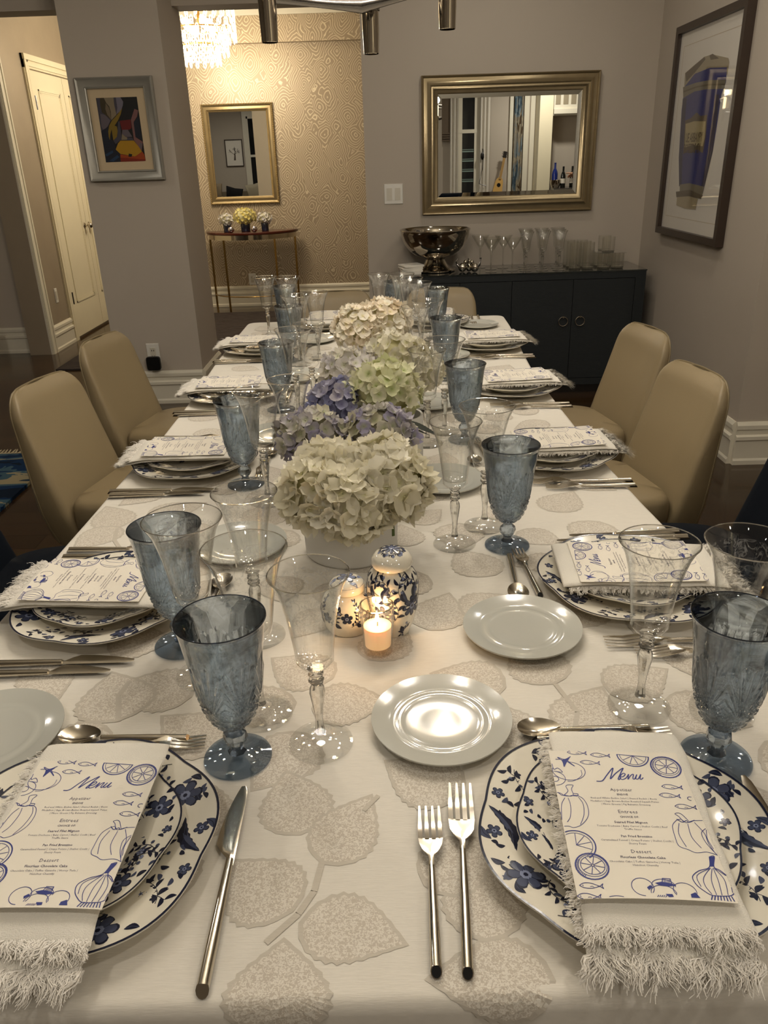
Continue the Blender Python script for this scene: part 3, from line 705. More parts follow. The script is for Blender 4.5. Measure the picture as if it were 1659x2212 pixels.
# cutlery: lies along +v (local y), handle end at y=0
def handle(m, L, r0=.0048, r1=.0030, z=.0050):
    ys = [0, .002, L * .3, L * .7, L]; rr = [r0, r0, r0 * .97, (r0 + r1) / 2, r1]
    rings = []
    for y, r in zip(ys, rr):
        rings.append([(r * cos(a), y + (r * (sin(a)) * .8 if y < .001 else 0), z + r * sin(a) * .92) for a in [2 * pi * k / 12 for k in range(12)]])
    m.loft(rings)
def fork(L, W):
    def go():
        t = thing('fork', '', 'fork'); m = MB(); hl = L * .60; handle(m, hl)
        m.build('handle', M_steel, t, smooth=50)
        e = MB(); e.add([(.0040 * cos(a), -.00035 + .0040 * sin(a) * .8, .0050 + .0040 * sin(a) * .92) for a in [2 * pi * k / 14 for k in range(14)]], [tuple(range(13, -1, -1))]); e.build('hollow_end_shade', M_dark_in, t)  # flat black disc stands in for the shade inside a hollow handle
        m = MB(); tl = L * .25; y0 = hl - .004; y1 = L - tl; zs = lambda y: .0050 + .004 * sin(pi * min(1, max(0, (y - y0) / (L - y0)) * 1.6)) - .003 * max(0, (y - y0) / (L - y0)) ** .5
        def sec(y, w, th=.0011): z = zs(y); return [(-w, y, z + .0008), (-w * .3, y, z), (w * .3, y, z), (w, y, z + .0008), (w, y, z + .0008 + th), (w * .3, y, z + th), (-w * .3, y, z + th), (-w, y, z + .0008 + th)]
        rings = [sec(y0, .0026, .002), sec(y0 + .01, .0028, .002), sec(y0 + .016, W * .32), sec(y0 + .022, W * .44), sec(y1, W * .5)]
        m.loft(rings)
        for k in range(4):
            x = (k - 1.5) * W * .27; pts = []
            vs = []
            rings = []
            for j in range(5):
                y = y1 - .001 + tl * j / 4; w = W * .088 * (1 - .55 * (j / 4) ** 2); z = zs(y) + .0004 + .002 * (j / 4) ** 2
                rings.append([(x - w, y, z), (x + w, y, z), (x + w, y, z + .0013), (x - w, y, z + .0013)])
            m.loft(rings)
        m.build('tines', M_steel, t, smooth=35)
        return t
    return go
def knife(L, bladeL):
    def go():
        t = thing('knife', '', 'knife'); m = MB(); hl = L - bladeL; handle(m, hl, .0055, .0038)
        m.build('handle', M_steel, t, smooth=50)
        m = MB(); rings = []
        for j in range(13):
            s = j / 12; y = hl - .006 + (bladeL + .006) * s
            wl = -.0035 - .0125 * min(1, max(0, (s - .10) * 9)) * (1 - max(0, (s - .22) / .78) ** 2.0 * .98); wr = .0035 + .002 * sin(pi * min(1, s * 1.2)) * (1 - s)
            wr = .0042 * (1 - max(0, (s - .7) / .3) ** 2 * .3) if s < .98 else .001
            th = .0032 * (1 - s * .6)
            rings.append([(wl, y, .0045), (0, y, .0045 - th / 2), (wr, y, .0045), (0, y, .0045 + th / 2)])
        m.loft(rings); m.build('blade', M_steel, t, smooth=25)
        return t
    return go
def spoon(L):
    def go():
        t = thing('spoon', '', 'spoon'); m = MB(); hl = L * .68; handle(m, hl, .0046, .0028); m.build('handle', M_steel, t, smooth=50)
        m = MB(); BL, BW = L * .32, L * .105
        def f(u, v, lo):
            a = 2 * pi * u; x = BW * v * sin(a) * (1 - .12 * cos(a)); y = hl + BL / 2 - BL / 2 * v * cos(a) * 1.02; z = .0055 + .0065 * (v * v - 1) * 1.0 + .0035 + (.0 if lo else .0009)
            return (x, y, z)
        m.grid(lambda u, v: f(u, v, False), 24, 6); m.grid(lambda u, v: f(1 - u, v, True), 24, 6); m.add([f(k / 24, 1, False) for k in range(24)] + [f(k / 24, 1, True) for k in range(24)], [(k, (k + 1) % 24, 24 + (k + 1) % 24, 24 + k) for k in range(24)])
        m.build('bowl', M_steel, t, smooth=60)
        return t
    return go

# glasses
def goblet():
    t = thing('water_goblet', '', 'goblet')
    m = MB(); m.lathe([(.003, .0), (.0365, .0), (.0378, .0012), (.0372, .0026), (.028, .0042), (.016, .0065), (.0105, .0095)], 48, cap1=True); m.build('foot', M_bg_foot, t, smooth=50)
    m = MB(); m.lathe([(.0105, .0096), (.0072, .014), (.0068, .018), (.0115, .023), (.0138, .0295), (.0125, .036), (.0075, .041), (.0085, .0445)], 8); m.build('stem', M_bg_stem, t, smooth=20)
    pr = [(.0095, .0446), (.016, .0475), (.0218, .053), (.0262, .061), (.0298, .070), (.0327, .080), (.0350, .092), (.0366, .106), (.0380, .12), (.0395, .134), (.041, .146), (.0425, .157), (.0437, .166), (.0452, .174), (.0465, .1785), (.0470, .180)]
    def interpz(z):
        for (r0, z0), (r1, z1) in zip(pr, pr[1:]):
            if z <= z1: k = (z - z0) / (z1 - z0); return r0 + (r1 - r0) * k
        return pr[-1][0]
    nz, na = 80, 288; prof = []
    for j in range(nz + 1): z = .0446 + (.180 - .0446) * j / nz; prof.append((interpz(z), z))
    def cut(r, a, z, j):
        d = 0
        if z < .162:
            u = (a * 6 / (2 * pi)) % 1 - .5; zc = .078
            if z > zc - .002:                        # fans of long cuts spreading upward
                ang = atan2(u * .055, z - zc + .004); k = ang / .24; fr = abs((k % 1) - .5) * 2
                lim = .066 * (1 - .25 * abs(u) * 2) + .006 * ((round(k) % 2)); d += .0023 * max(0, 1 - fr * 1.15) * (1 if z - zc < lim else 0) * min(1, (z - zc + .004) / .01)
            if z < .094:
                k1 = a * 9 / (2 * pi) + (z - .05) * 95; k2 = a * 9 / (2 * pi) - (z - .05) * 95
                c1 = abs((k1 % 1) - .5) * 2; c2 = abs((k2 % 1) - .5) * 2
                fade = min(1, (.094 - z) / .012); d += fade * .0018 * max(max(0, 1 - c1 * 2.2), max(0, 1 - c2 * 2.2))
        return r - d
    m = MB(); m.lathe(prof, na, rad=cut, cap0=True, cap1=False)
    inner = [(.0460, .180)] + [(max(.004, interpz(z) - .0030 - .0008 * (z < .09)), z) for z in [.176, .168, .158, .146, .134, .12, .106, .092, .08, .07, .062, .056]] + [(.012, .0525), (.003, .052)]
    m.lathe(inner[::-1], 48, cap0=False, cap1=False, tf=None)
    # lip ring joining outer and inner walls
    m.lathe([(.0470, .180), (.04655, .1806), (.0460, .180)], 96, cap0=False, cap1=False)
    m.build('bowl', M_bg_bowl, t, smooth=40)
    m = MB(); m.lathe([(.0467, .1798), (.0473, .1800), (.0470, .1809), (.0462, .1809), (.0459, .1800), (.0467, .1798)], 72, cap0=False, cap1=False); m.build('rim', M_bg_rim, t, smooth=60)
    return t
def wineglass(rr, Ht):
    def go():
        t = thing('wine_glass', '', 'wine glass')
        m = MB(); m.lathe([(.003, 0), (.0352, 0), (.0364, .0011), (.036, .0024), (.027, .0036), (.016, .0065), (.009, .0105), (.0062, .0155)], 48); m.build('foot', M_gl_foot, t, smooth=50)
        z0 = Ht * .475
        k = z0 / .1045
        st = [(.0062, .0156), (.0046, .024), (.0042, .034 * k), (.0052, .046 * k), (.0072, .06 * k), (.0088, .071 * k), (.0080, .078 * k), (.0056, .0825 * k), (.0088, .086 * k), (.0088, .0885 * k), (.0060, .091 * k), (.0086, .0945 * k), (.0086, .097 * k), (.0062, .0995 * k), (.010, .1035 * k)]
        m = MB(); m.lathe(st, 8); m.build('stem', M_gl_solid, t, smooth=22)
        s = Ht - z0; q = rr / .047
        out = [(.0102, z0), (.0165, z0 + .004), (.0212, z0 + .011), (.0235 * q, z0 + .022), (.0255 * q, z0 + .037), (.0278 * q, z0 + .054), (.0308 * q, z0 + .071), (.0345 * q, z0 + .086), (.0395 * q, z0 + s * .88), (rr - .0028, z0 + s * .955), (rr, Ht)]
        inn = [(rr - .0009, Ht)] + [(max(.003, r - .0012), z) for r, z in out[::-1][1:-3]] + [(.0195, z0 + .0165), (.012, z0 + .0125), (.002, z0 + .0115)]
        m = MB(); m.lathe(out, 64, cap0=True, cap1=False); m.lathe(inn[::-1], 64, cap0=False, cap1=False); m.lathe([(rr, Ht), (rr - .0004, Ht + .0004), (rr - .0009, Ht)], 64, cap0=False, cap1=False)
        m.build('bowl', M_gl_bowl, t, smooth=50)
        m = MB(); m.lathe([(rr - .0001, Ht - .0003), (rr + .0005, Ht + .0002), (rr, Ht + .0009), (rr - .0009, Ht + .0008), (rr - .0011, Ht + .0001), (rr - .0001, Ht - .0003)], 72, cap0=False, cap1=False); m.build('rim', M_gl_solid, t, smooth=60)
        return t
    return go

# napkin (guest frame, origin = plate centre, z from cloth)
def nap_z(v):
    if v > .07: return .0392 - .02 * (v - .07) ** 2 / .01
    if v > -.085: return .0392
    return .0392 - .10 * ((-.085 - v) / .05) ** 1.3 * .05 - .0
def nap_sec(v, w, th, cx=0.0, dz=0.0, n=20):
    z = nap_z(v) + dz; r = []
    for k in range(n):
        a = 2 * pi * k / n; x = math.copysign(abs(cos(a)) ** .35, cos(a)) * w; zz = math.copysign(abs(sin(a)) ** .8, sin(a)) * th
        r.append((cx + x, v, z + zz))
    return r
NT = .0045
def napkin():
    t = thing('napkin', '', 'napkin')
    m = MB(); rows = [.112, .110, .10, .08, .05, .02, -.02, -.05, -.08, -.095, -.108, -.119, -.123]
    m.loft([nap_sec(v, .0665 + .001 * sin(v * 90), NT * (.55 if i in (0, len(rows) - 1) else 1) + .0006 * sin(v * 70), .002 * sin(v * 25)) for i, v in enumerate(rows)])
    m.build('folded_cloth', M_linen, t, smooth=60)
    m = MB(); rows = [.10, .06, .02, -.03, -.07, -.10, -.125, -.138, -.142]
    m.loft([nap_sec(v, .0655, NT * .6, -.004 + .002 * sin(v * 40), -NT * 1.25 - (.0015 if v < -.1 else 0)) for v in rows])
    m.build('under_layer', M_linen, t, smooth=60)
    m = MB(); rd = random.Random(5)
    def strand(p, d, L, w=.00055, fall=.35, curl=.5, ph=0.0):
        pts = [Vector(p)]; d = Vector(d).normalized(); sd = Vector((-d.y, d.x, 0)); n_ = 6
        for k in range(n_):
            w1 = sin(ph + k * 1.5) * curl
            q_ = (d + sd * w1 + Vector((rd.uniform(-.25, .25), rd.uniform(-.25, .25), -fall * k / n_ * 1.4 + rd.uniform(-.35, .35)))).normalized(); pts.append(pts[-1] + q_ * L / n_)
        vs = []; q = Vector((d.y, -d.x, .3)).normalized() * w
        for k, p_ in enumerate(pts): ww = q * (1 - .5 * k / n_); vs += [p_ - ww, p_ + ww]
        m.add(vs, [(2 * k, 2 * k + 1, 2 * k + 3, 2 * k + 2) for k in range(n_)])
    for layer, v0, dz in ((0, -.121, .001), (1, -.139, -.0065)):
        for cl_ in range(140):
            x0 = -.064 + .128 * (cl_ + rd.uniform(-.4, .4)) / 139; c = .55 * sin(x0 * 150 + layer * 2) + rd.uniform(-.3, .3); L0 = rd.uniform(.010, .019) + .005 * layer + (.008 if rd.random() < .2 else 0); ph = rd.uniform(0, 6); up_ = rd.uniform(-.1, .25)
            for k in range(14): strand((x0 + rd.uniform(-.0012, .0012), v0 + rd.uniform(-.001, .004), nap_z(v0) + dz + rd.uniform(-.0035, .0025)), (c + rd.uniform(-.12, .12), -1, up_ + rd.uniform(-.1, .1)), L0 * rd.uniform(.8, 1.1), fall=.3 + .3 * layer, curl=.8, ph=ph + rd.uniform(-.4, .4))
    for cl_ in range(90):
        v = -.125 + .225 * cl_ / 89 + rd.uniform(-.001, .001); c = rd.uniform(-.7, .3); ph = rd.uniform(0, 6); L0 = rd.uniform(.009, .019)
        for k in range(9): strand((-.064, v + rd.uniform(-.001, .001), nap_z(v) - .005 + rd.uniform(-.002, .002)), (-1, c + rd.uniform(-.15, .15), rd.uniform(-.2, .25)), L0 * rd.uniform(.8, 1.1), fall=.25, curl=.8, ph=ph)
    o = m.build('frayed_fringe', M_fringe, t); o['kind'] = 'stuff'
    return t

# menu card: strokes traced in a card-sized frame
def hom(x, y):
    # inverse bilinear-projective map of the card quad to (u: 0..1, v: 0..1) with v down
    for _ in range(1): pass
    import itertools
    return _hom(x, y)
def _solve(A, bb):
    n = len(bb); A = [r[:] + [c] for r, c in zip(A, bb)]
    for i in range(n):
        p = max(range(i, n), key=lambda r: abs(A[r][i])); A[i], A[p] = A[p], A[i]
        for r in range(n):
            if r != i:
                k = A[r][i] / A[i][i]; A[r] = [a - k * c for a, c in zip(A[r], A[i])]
    return [A[i][n] / A[i][i] for i in range(n)]
_src = [(5, 95), (985, 105), (1385, 1185), (205, 1180)]; _dst = [(0, 0), (1, 0), (1, 1.4), (0, 1.4)]
_A = []; _B = []
for (x, y), (u, v) in zip(_src, _dst):
    _A.append([x, y, 1, 0, 0, 0, -u * x, -u * y]); _B.append(u); _A.append([0, 0, 0, x, y, 1, -v * x, -v * y]); _B.append(v)
_h = _solve(_A, _B)
def C(x, y):
    w = _h[6] * x + _h[7] * y + 1; return ((_h[0] * x + _h[1] * y + _h[2]) / w, (_h[3] * x + _h[4] * y + _h[5]) / w)
CW, CHT = .127, .178
def card_pos(u, v, h=0):
    x = (u - .5) * CW; y = (.5 - v / 1.4) * CHT
    zz = .0016 + .0050 * max(0, (v / 1.4 - .35) / .65) ** 2 * (1 - (2 * u - 1) ** 2 * .55) + h
    return (x, y, zz)
def smooth_pts(p, closed=False, k=5):
    out = []; n = len(p)
    if n < 3: return p
    for i in range(n if closed else n - 1):
        a, b_, c, d = (p[(i - 1) % n], p[i], p[(i + 1) % n], p[(i + 2) % n]) if closed else (p[max(i - 1, 0)], p[i], p[i + 1], p[min(i + 2, n - 1)])
        for j in range(k):
            t = j / k; out.append(tuple(.5 * ((2 * b_[q]) + (-a[q] + c[q]) * t + (2 * a[q] - 5 * b_[q] + 4 * c[q] - d[q]) * t * t + (-a[q] + 3 * b_[q] - 3 * c[q] + d[q]) * t ** 3) for q in (0, 1)))
    out.append(out[0] if closed else p[-1]); return out
def menu_card():
    t = thing('menu_card', '', 'menu')
    m = MB(); m.grid(lambda u, v: card_pos(u, (1 - v) * 1.4, .0), 8, 12); m.grid(lambda u, v: card_pos(1 - u, (1 - v) * 1.4, -.0004), 8, 12)
    m.build('card', M_card, t, smooth=60)
    m = MB(); HH = .00022
    def clipped(p): return -.001 <= p[0] <= 1.001 and 0 <= p[1] <= 1.4
    def stroke(pts, w=.0045, closed=False, sm=True, raw=False):
        p = pts if raw else [C(*q) for q in pts]
        if sm: p = smooth_pts(p, closed)
        for a, b_ in zip(p, p[1:]):
            if not (clipped(a) and clipped(b_)): continue
            l = hypot(b_[0] - a[0], b_[1] - a[1]) or 1e-6; nx, ny = -(b_[1] - a[1]) / l * w / 2, (b_[0] - a[0]) / l * w / 2
            ex, ey = (b_[0] - a[0]) / l * w * .3, (b_[1] - a[1]) / l * w * .3
            m.add([card_pos(a[0] + nx - ex, a[1] + ny - ey, HH), card_pos(b_[0] + nx + ex, b_[1] + ny + ey, HH), card_pos(b_[0] - nx + ex, b_[1] - ny + ey, HH), card_pos(a[0] - nx - ex, a[1] - ny - ey, HH)], [(3, 2, 1, 0)])
    def fill(pts, raw=False):
        p = pts if raw else [C(*q) for q in pts]; p = [(min(max(a, .003), .997), min(b_, 1.397)) for a, b_ in p]
        m.add([card_pos(a, b_, HH) for a, b_ in p], [tuple(range(len(p)))])
    def ell(cx, cy, rx, ry, rot=0, a0=0, a1=360, w=.0045, n=28):
        pts = []
        for i in range(n + 1):
            a = R(a0 + (a1 - a0) * i / n); x, y = rx * cos(a), ry * sin(a); pts.append((cx + x * cos(rot) - y * sin(rot), cy + x * sin(rot) + y * cos(rot)))
        stroke(pts, w, raw=True, sm=False)
    def citrus(cx, cy, r):
        ell(cx, cy, r, r * 1.02, w=.010); ell(cx + .004, cy - .006, r * .88, r * .86, w=.004); ell(cx + .006, cy - .008, r * .74, r * .72, w=.0045)
        for k in range(8):
            a = 2 * pi * k / 8 + .25; stroke([(cx + .006 + r * .1 * cos(a), cy - .008 + r * .1 * sin(a)), (cx + .006 + r * .70 * cos(a), cy - .008 + r * .70 * sin(a))], .005, raw=True)
        ell(cx + .006, cy - .008, r * .08, r * .08, w=.004)
        for k in range(14): a = 2.2 + k * .12; stroke([(cx + r * .80 * cos(a), cy + r * .8 * sin(a)), (cx + r * .97 * cos(a), cy + r * .97 * sin(a))], .004, raw=True)
    def wedge(cx, cy, r, rot):
        ell(cx, cy, r, r, rot, 0, 180, .009); ell(cx, cy, r * .84, r * .84, rot, 0, 180, .004)
        stroke([(cx + r * cos(rot), cy + r * sin(rot)), (cx - r * cos(rot), cy - r * sin(rot))], .006, raw=True)
        for k in range(1, 5): a = rot + pi * k / 5; stroke([(cx, cy), (cx + r * .8 * cos(a), cy + r * .8 * sin(a))], .0045, raw=True)
    def fish(x, y, L=150, raw=True, rot=0.06):
        cx, cy = C(x, y); l = L / 1000
        def T(a, b_): return (cx + (a * cos(rot) - b_ * sin(rot)) * l, cy + (a * sin(rot) + b_ * cos(rot)) * l)
        stroke([T(*q) for q in ((-.5, 0), (-.32, -.13), (-.05, -.15), (.22, -.05), (.36, 0), (.5, -.13), (.46, .0), (.5, .13), (.36, .02), (.2, .08), (-.05, .14), (-.32, .11), (-.5, 0))], .0048, raw=True)
        stroke([T(-.36, -.02), T(-.35, .01)], .006, raw=True, sm=False); stroke([T(-.05, .05), T(.04, .02), T(.1, .06)], .0035, raw=True)
    # "Menu" script
    stroke([(375, 320), (418, 316), (455, 272), (500, 222), (492, 260), (480, 302), (520, 262), (578, 222), (562, 255), (540, 300), (548, 306), (558, 292)], .0085)
    stroke([(552, 288), (578, 284), (594, 268), (582, 260), (562, 272), (556, 296), (572, 306), (600, 294), (620, 268), (614, 304), (636, 276), (656, 268), (652, 296), (664, 302), (682, 270), (674, 298), (692, 300), (712, 268), (706, 298), (716, 303), (730, 292)], .0075)
    citrus(*C(905, 212), .112); wedge(*C(655, 130), .12, .10); wedge(*C(205, 790), .13, 1.0 + pi); citrus(*C(318, 945), .108)
    for q in ((225, 110), (405, 128), (325, 183), (945, 357), (925, 420), (1040, 500), (308, 1088), (290, 1165)): fish(*q)
    ell(*C(1080, 440), .02, .018, 0, 90, 300, .005); stroke([(440, 1170), (490, 1163), (545, 1170)])
    # tomatoes
    ell(*C(160, 245), .125, .100, 0, -100, 200); stroke([(60, 160), (110, 165), (125, 215), (140, 175), (205, 210), (150, 165), (175, 140), (130, 160), (75, 145), (110, 168)], .006)
    fill([(105, 165), (128, 215), (150, 175), (170, 150), (130, 158)]); ell(*C(45, 300), .085, .075, 0, -120, 120); ell(*C(50, 305), .03, .028, 0, -120, 150); stroke([(30, 195), (45, 235), (75, 225), (110, 255), (60, 250)], .005); stroke([(255, 240), (258, 280), (200, 318), (150, 322)], .004)
    # pumpkins
    stroke([(60, 405), (95, 412), (120, 428), (155, 432), (190, 425), (230, 430), (270, 455), (300, 510), (300, 580), (250, 640), (190, 662), (150, 652), (100, 655)])
    stroke([(125, 445), (100, 490), (97, 560), (98, 605)]); stroke([(150, 445), (168, 500), (165, 580), (140, 622)]); stroke([(230, 438), (265, 490), (268, 570), (240, 640)]); stroke([(70, 500), (88, 550), (95, 610)])
    stroke([(118, 425), (150, 395), (135, 362), (150, 350), (190, 352), (178, 380), (190, 420), (170, 432), (140, 428), (118, 425)]); stroke([(75, 405), (100, 425), (130, 425)], .005); stroke([(190, 412), (225, 415), (222, 430), (190, 428)], .005)
    stroke([(965, 600), (935, 640), (950, 720), (975, 785), (1040, 810), (1100, 832), (1180, 825), (1250, 842)]); stroke([(965, 600), (1000, 590), (1040, 615), (1090, 600), (1160, 597)]); stroke([(1020, 610), (985, 570), (958, 552), (985, 545), (1015, 560), (1060, 605)])
    stroke([(985, 620), (980, 700), (1030, 790)]); stroke([(1050, 625), (1075, 720), (1140, 795)]); stroke([(1100, 612), (1170, 690), (1195, 760), (1240, 830)]); stroke([(1180, 655), (1148, 690), (1180, 760), (1255, 845)]); stroke([(1185, 665), (1190, 730), (1230, 800)]); stroke([(970, 590), (1010, 612), (1040, 600), (1060, 612), (1100, 596)], .006)
    # garlic
    stroke([(1195, 860), (1190, 935), (1110, 965), (1062, 1010), (1085, 1065), (1140, 1110), (1200, 1140), (1290, 1140), (1350, 1125), (1368, 1070), (1335, 1010), (1270, 955), (1225, 930), (1232, 855), (1195, 860)], .006); fill([(1195, 860), (1193, 930), (1222, 928), (1232, 855)])
    for pp in (((1198, 940), (1145, 1010), (1150, 1070), (1195, 1130)), ((1210, 945), (1200, 1030), (1230, 1135)), ((1218, 940), (1250, 1030), (1270, 1135)), ((1225, 940), (1295, 1020), (1315, 1130)), ((1190, 945), (1095, 1000), (1120, 1080)), ((1235, 945), (1320, 1005), (1350, 1110))): stroke(pp)
    for k in range(8): stroke([(1200 + k * 20, 1140), (1190 + k * 24, 1172)], .007)
    # mushrooms
    ell(*C(690, 1095), .070, .072, 0, 90, 400); ell(*C(845, 1140), .08, .065, 0, 180, 360); ell(*C(1000, 1118), .072, .066, 0, 150, 390); ell(*C(845, 1085), .075, .055, 0, 175, 365)
    stroke([(835, 1065), (838, 1030), (895, 1032), (905, 1070)], .006, sm=False); fill([(780, 1065), (830, 1055), (900, 1065), (940, 1080), (880, 1090), (820, 1085)]); fill([(720, 1100), (745, 1082), (765, 1095), (735, 1120)]); fill([(1040, 1140), (1075, 1125), (1110, 1165), (1045, 1165)]); fill([(855, 1145), (905, 1145), (915, 1165), (880, 1168)])
    for k in range(5): stroke([(850 + k * 10, 1040), (850 + k * 10, 1060)], .004); stroke([(795 + k * 15, 1168), (805 + k * 15, 1155)], .004)
    m.build('drawings', M_ink, t)['kind'] = 'stuff'
    # lettering
    L = MB()
    def text(s, x, y, wpx, bold=0.0, shear=0.0):
        cu = bpy.data.curves.new('lettering', 'FONT'); cu.body = s; cu.align_x = 'CENTER'; cu.align_y = 'CENTER'; cu.resolution_u = 1; cu.offset = bold; cu.shear = shear
        ob = bpy.data.objects.new('lettering', cu); COL.objects.link(ob); dg = bpy.context.evaluated_depsgraph_get(); ev = ob.evaluated_get(dg); me = ev.to_mesh()
        xs = [v.co.x for v in me.vertices]; wd_ = max(xs) - min(xs); a = C(x - wpx / 2, y); b_ = C(x + wpx / 2, y); k = (b_[0] - a[0]) / wd_; c = C(x, y)
        L.add([card_pos(c[0] + v.co.x * k, c[1] - v.co.y * k, HH) for v in me.vertices], [tuple(p.vertices) for p in me.polygons])
        ev.to_mesh_clear(); bpy.data.objects.remove(ob); bpy.data.curves.remove(cu)
    text('Appetizer', 558, 382, 168); text('ENDIVE', 566, 416, 82, .02)
    text('Red and White Endive Salad | Shaved Radish | Beets', 576, 444, 500); text('Medallion | Sage Brown-Butter Roasted Squash Puree', 582, 466, 516); text('| Micro Greens | Fig Balsamic Dressing', 590, 488, 370)
    text('Entrees', 603, 542, 145); text('CHOICE OF:', 614, 580, 144, .02); text('Seared Filet Mignon', 624, 619, 250, .02)
    text('Tomato Duchesse | Baby Carrot | Shallot Confit | Beef', 631, 648, 532); text('Truffle Sauce', 637, 670, 132)
    text('Pan Fried Bronzino', 662, 722, 234, .02); text('Caramelized Fennel | Crispy Potato | Shallot Confit |', 664, 752, 540); text('Sherry Foam', 668, 776, 130)
    text('Dessert', 690, 835, 150); text('Flourless Chocolate Cake', 702, 877, 336, .02); text('Chocolate Cake | Toffee Ganache | Honey Tuile |', 714, 910, 524); text('Hazelnut Chantilly', 720, 935, 192)
    L.build('lettering', M_inkg, t)['kind'] = 'stuff'
    return t

# ---------------------------------------------------------------- place settings
PL = {  # key: (plate x, y, rot, description)
    'NL': (-.312, .553, 0.0, "near end's left place"), 'NR': (.213, .550, 0.0, "near end's right place"),
    'L1': (-.425, 1.022, -pi / 2, "left side's nearest place"), 'L2': (-.425, 1.620, -pi / 2, "left side's second place"),
    'L3': (-.427, 2.168, -pi / 2, "left side's third place"), 'L4': (-.435, 2.755, -pi / 2, "left side's farthest place"),
    'R1': (.362, 1.036, pi / 2, "right side's nearest place"), 'R2': (.355, 1.605, pi / 2, "right side's second place"),
    'R3': (.352, 2.150, pi / 2, "right side's third place"), 'R4': (.358, 2.715, pi / 2, "right side's farthest place"),
    'FL': (-.235, 3.160, pi, "far end's left place"), 'FR': (.205, 3.160, pi, "far end's right place")}
GOB = {'NL': (-.176, .683), 'NR': (.344, .661), 'L1': (-.290, .910), 'R1': (.197, 1.185), 'L2': (-.294, 1.496), 'R2': (.179, 1.736), 'L3': (-.282, 2.027), 'R3': (.179, 2.302),
       'L4': (-.312, 2.599), 'R4': (.191, 2.893), 'FL': (-.372, 3.057), 'FR': (.045, 3.09)}
SML = {'NL': (-.085, .703), 'NR': (.289, .752), 'L1': (-.186, .926), 'R1': (.109, 1.195), 'L2': (-.188, 1.495), 'R2': (.092, 1.716), 'L3': (-.197, 2.064), 'R3': (.091, 2.284),
       'L4': (-.222, 2.617), 'R4': (.125, 2.767), 'FL': (-.443, 3.03), 'FR': (-.015, 3.018)}
LRG = {'NL': (-.159, .757), 'NR': (.381, .738), 'L1': (-.245, .838), 'R1': (.168, 1.262), 'L2': (-.236, 1.404), 'R2': (.138, 1.801), 'L3': (-.23, 1.977), 'R3': (.130, 2.358),
       'L4': (-.278, 2.532), 'R4': (.094, 2.855), 'FL': (-.354, 2.981), 'FR': (.069, 2.972)}
BRD = {'NL': (-.468, .722), 'NR': (.053, .728), 'L1': (-.259, 1.205), 'R1': (.178, .918), 'L2': (-.262, 1.80), 'R2': (.112, 1.472), 'L3': (-.262, 2.36), 'R3': (.115, 2.03),
       'L4': (-.262, 2.895), 'R4': (.20, 2.58), 'FL': (-.06, 3.07), 'FR': (.365, 3.085)}
ROT = {'NL': -1.5, 'NR': -3.6, 'L1': -3.5, 'R1': -3.5, 'L2': 0.5, 'R2': 3, 'L3': 1, 'R3': 4, 'L4': -1, 'R4': 2, 'FL': 3, 'FR': -5}
CARD = {'NL': (.006, -.010), 'NR': (.0, -.014), 'L1': (.0, -.016), 'R1': (-.004, .0)}
rj = random.Random(11)
def world(k, u, v):
    x, y, r, _ = PL[k]; return (x + u * cos(r) - v * sin(r), y + u * sin(r) + v * cos(r))
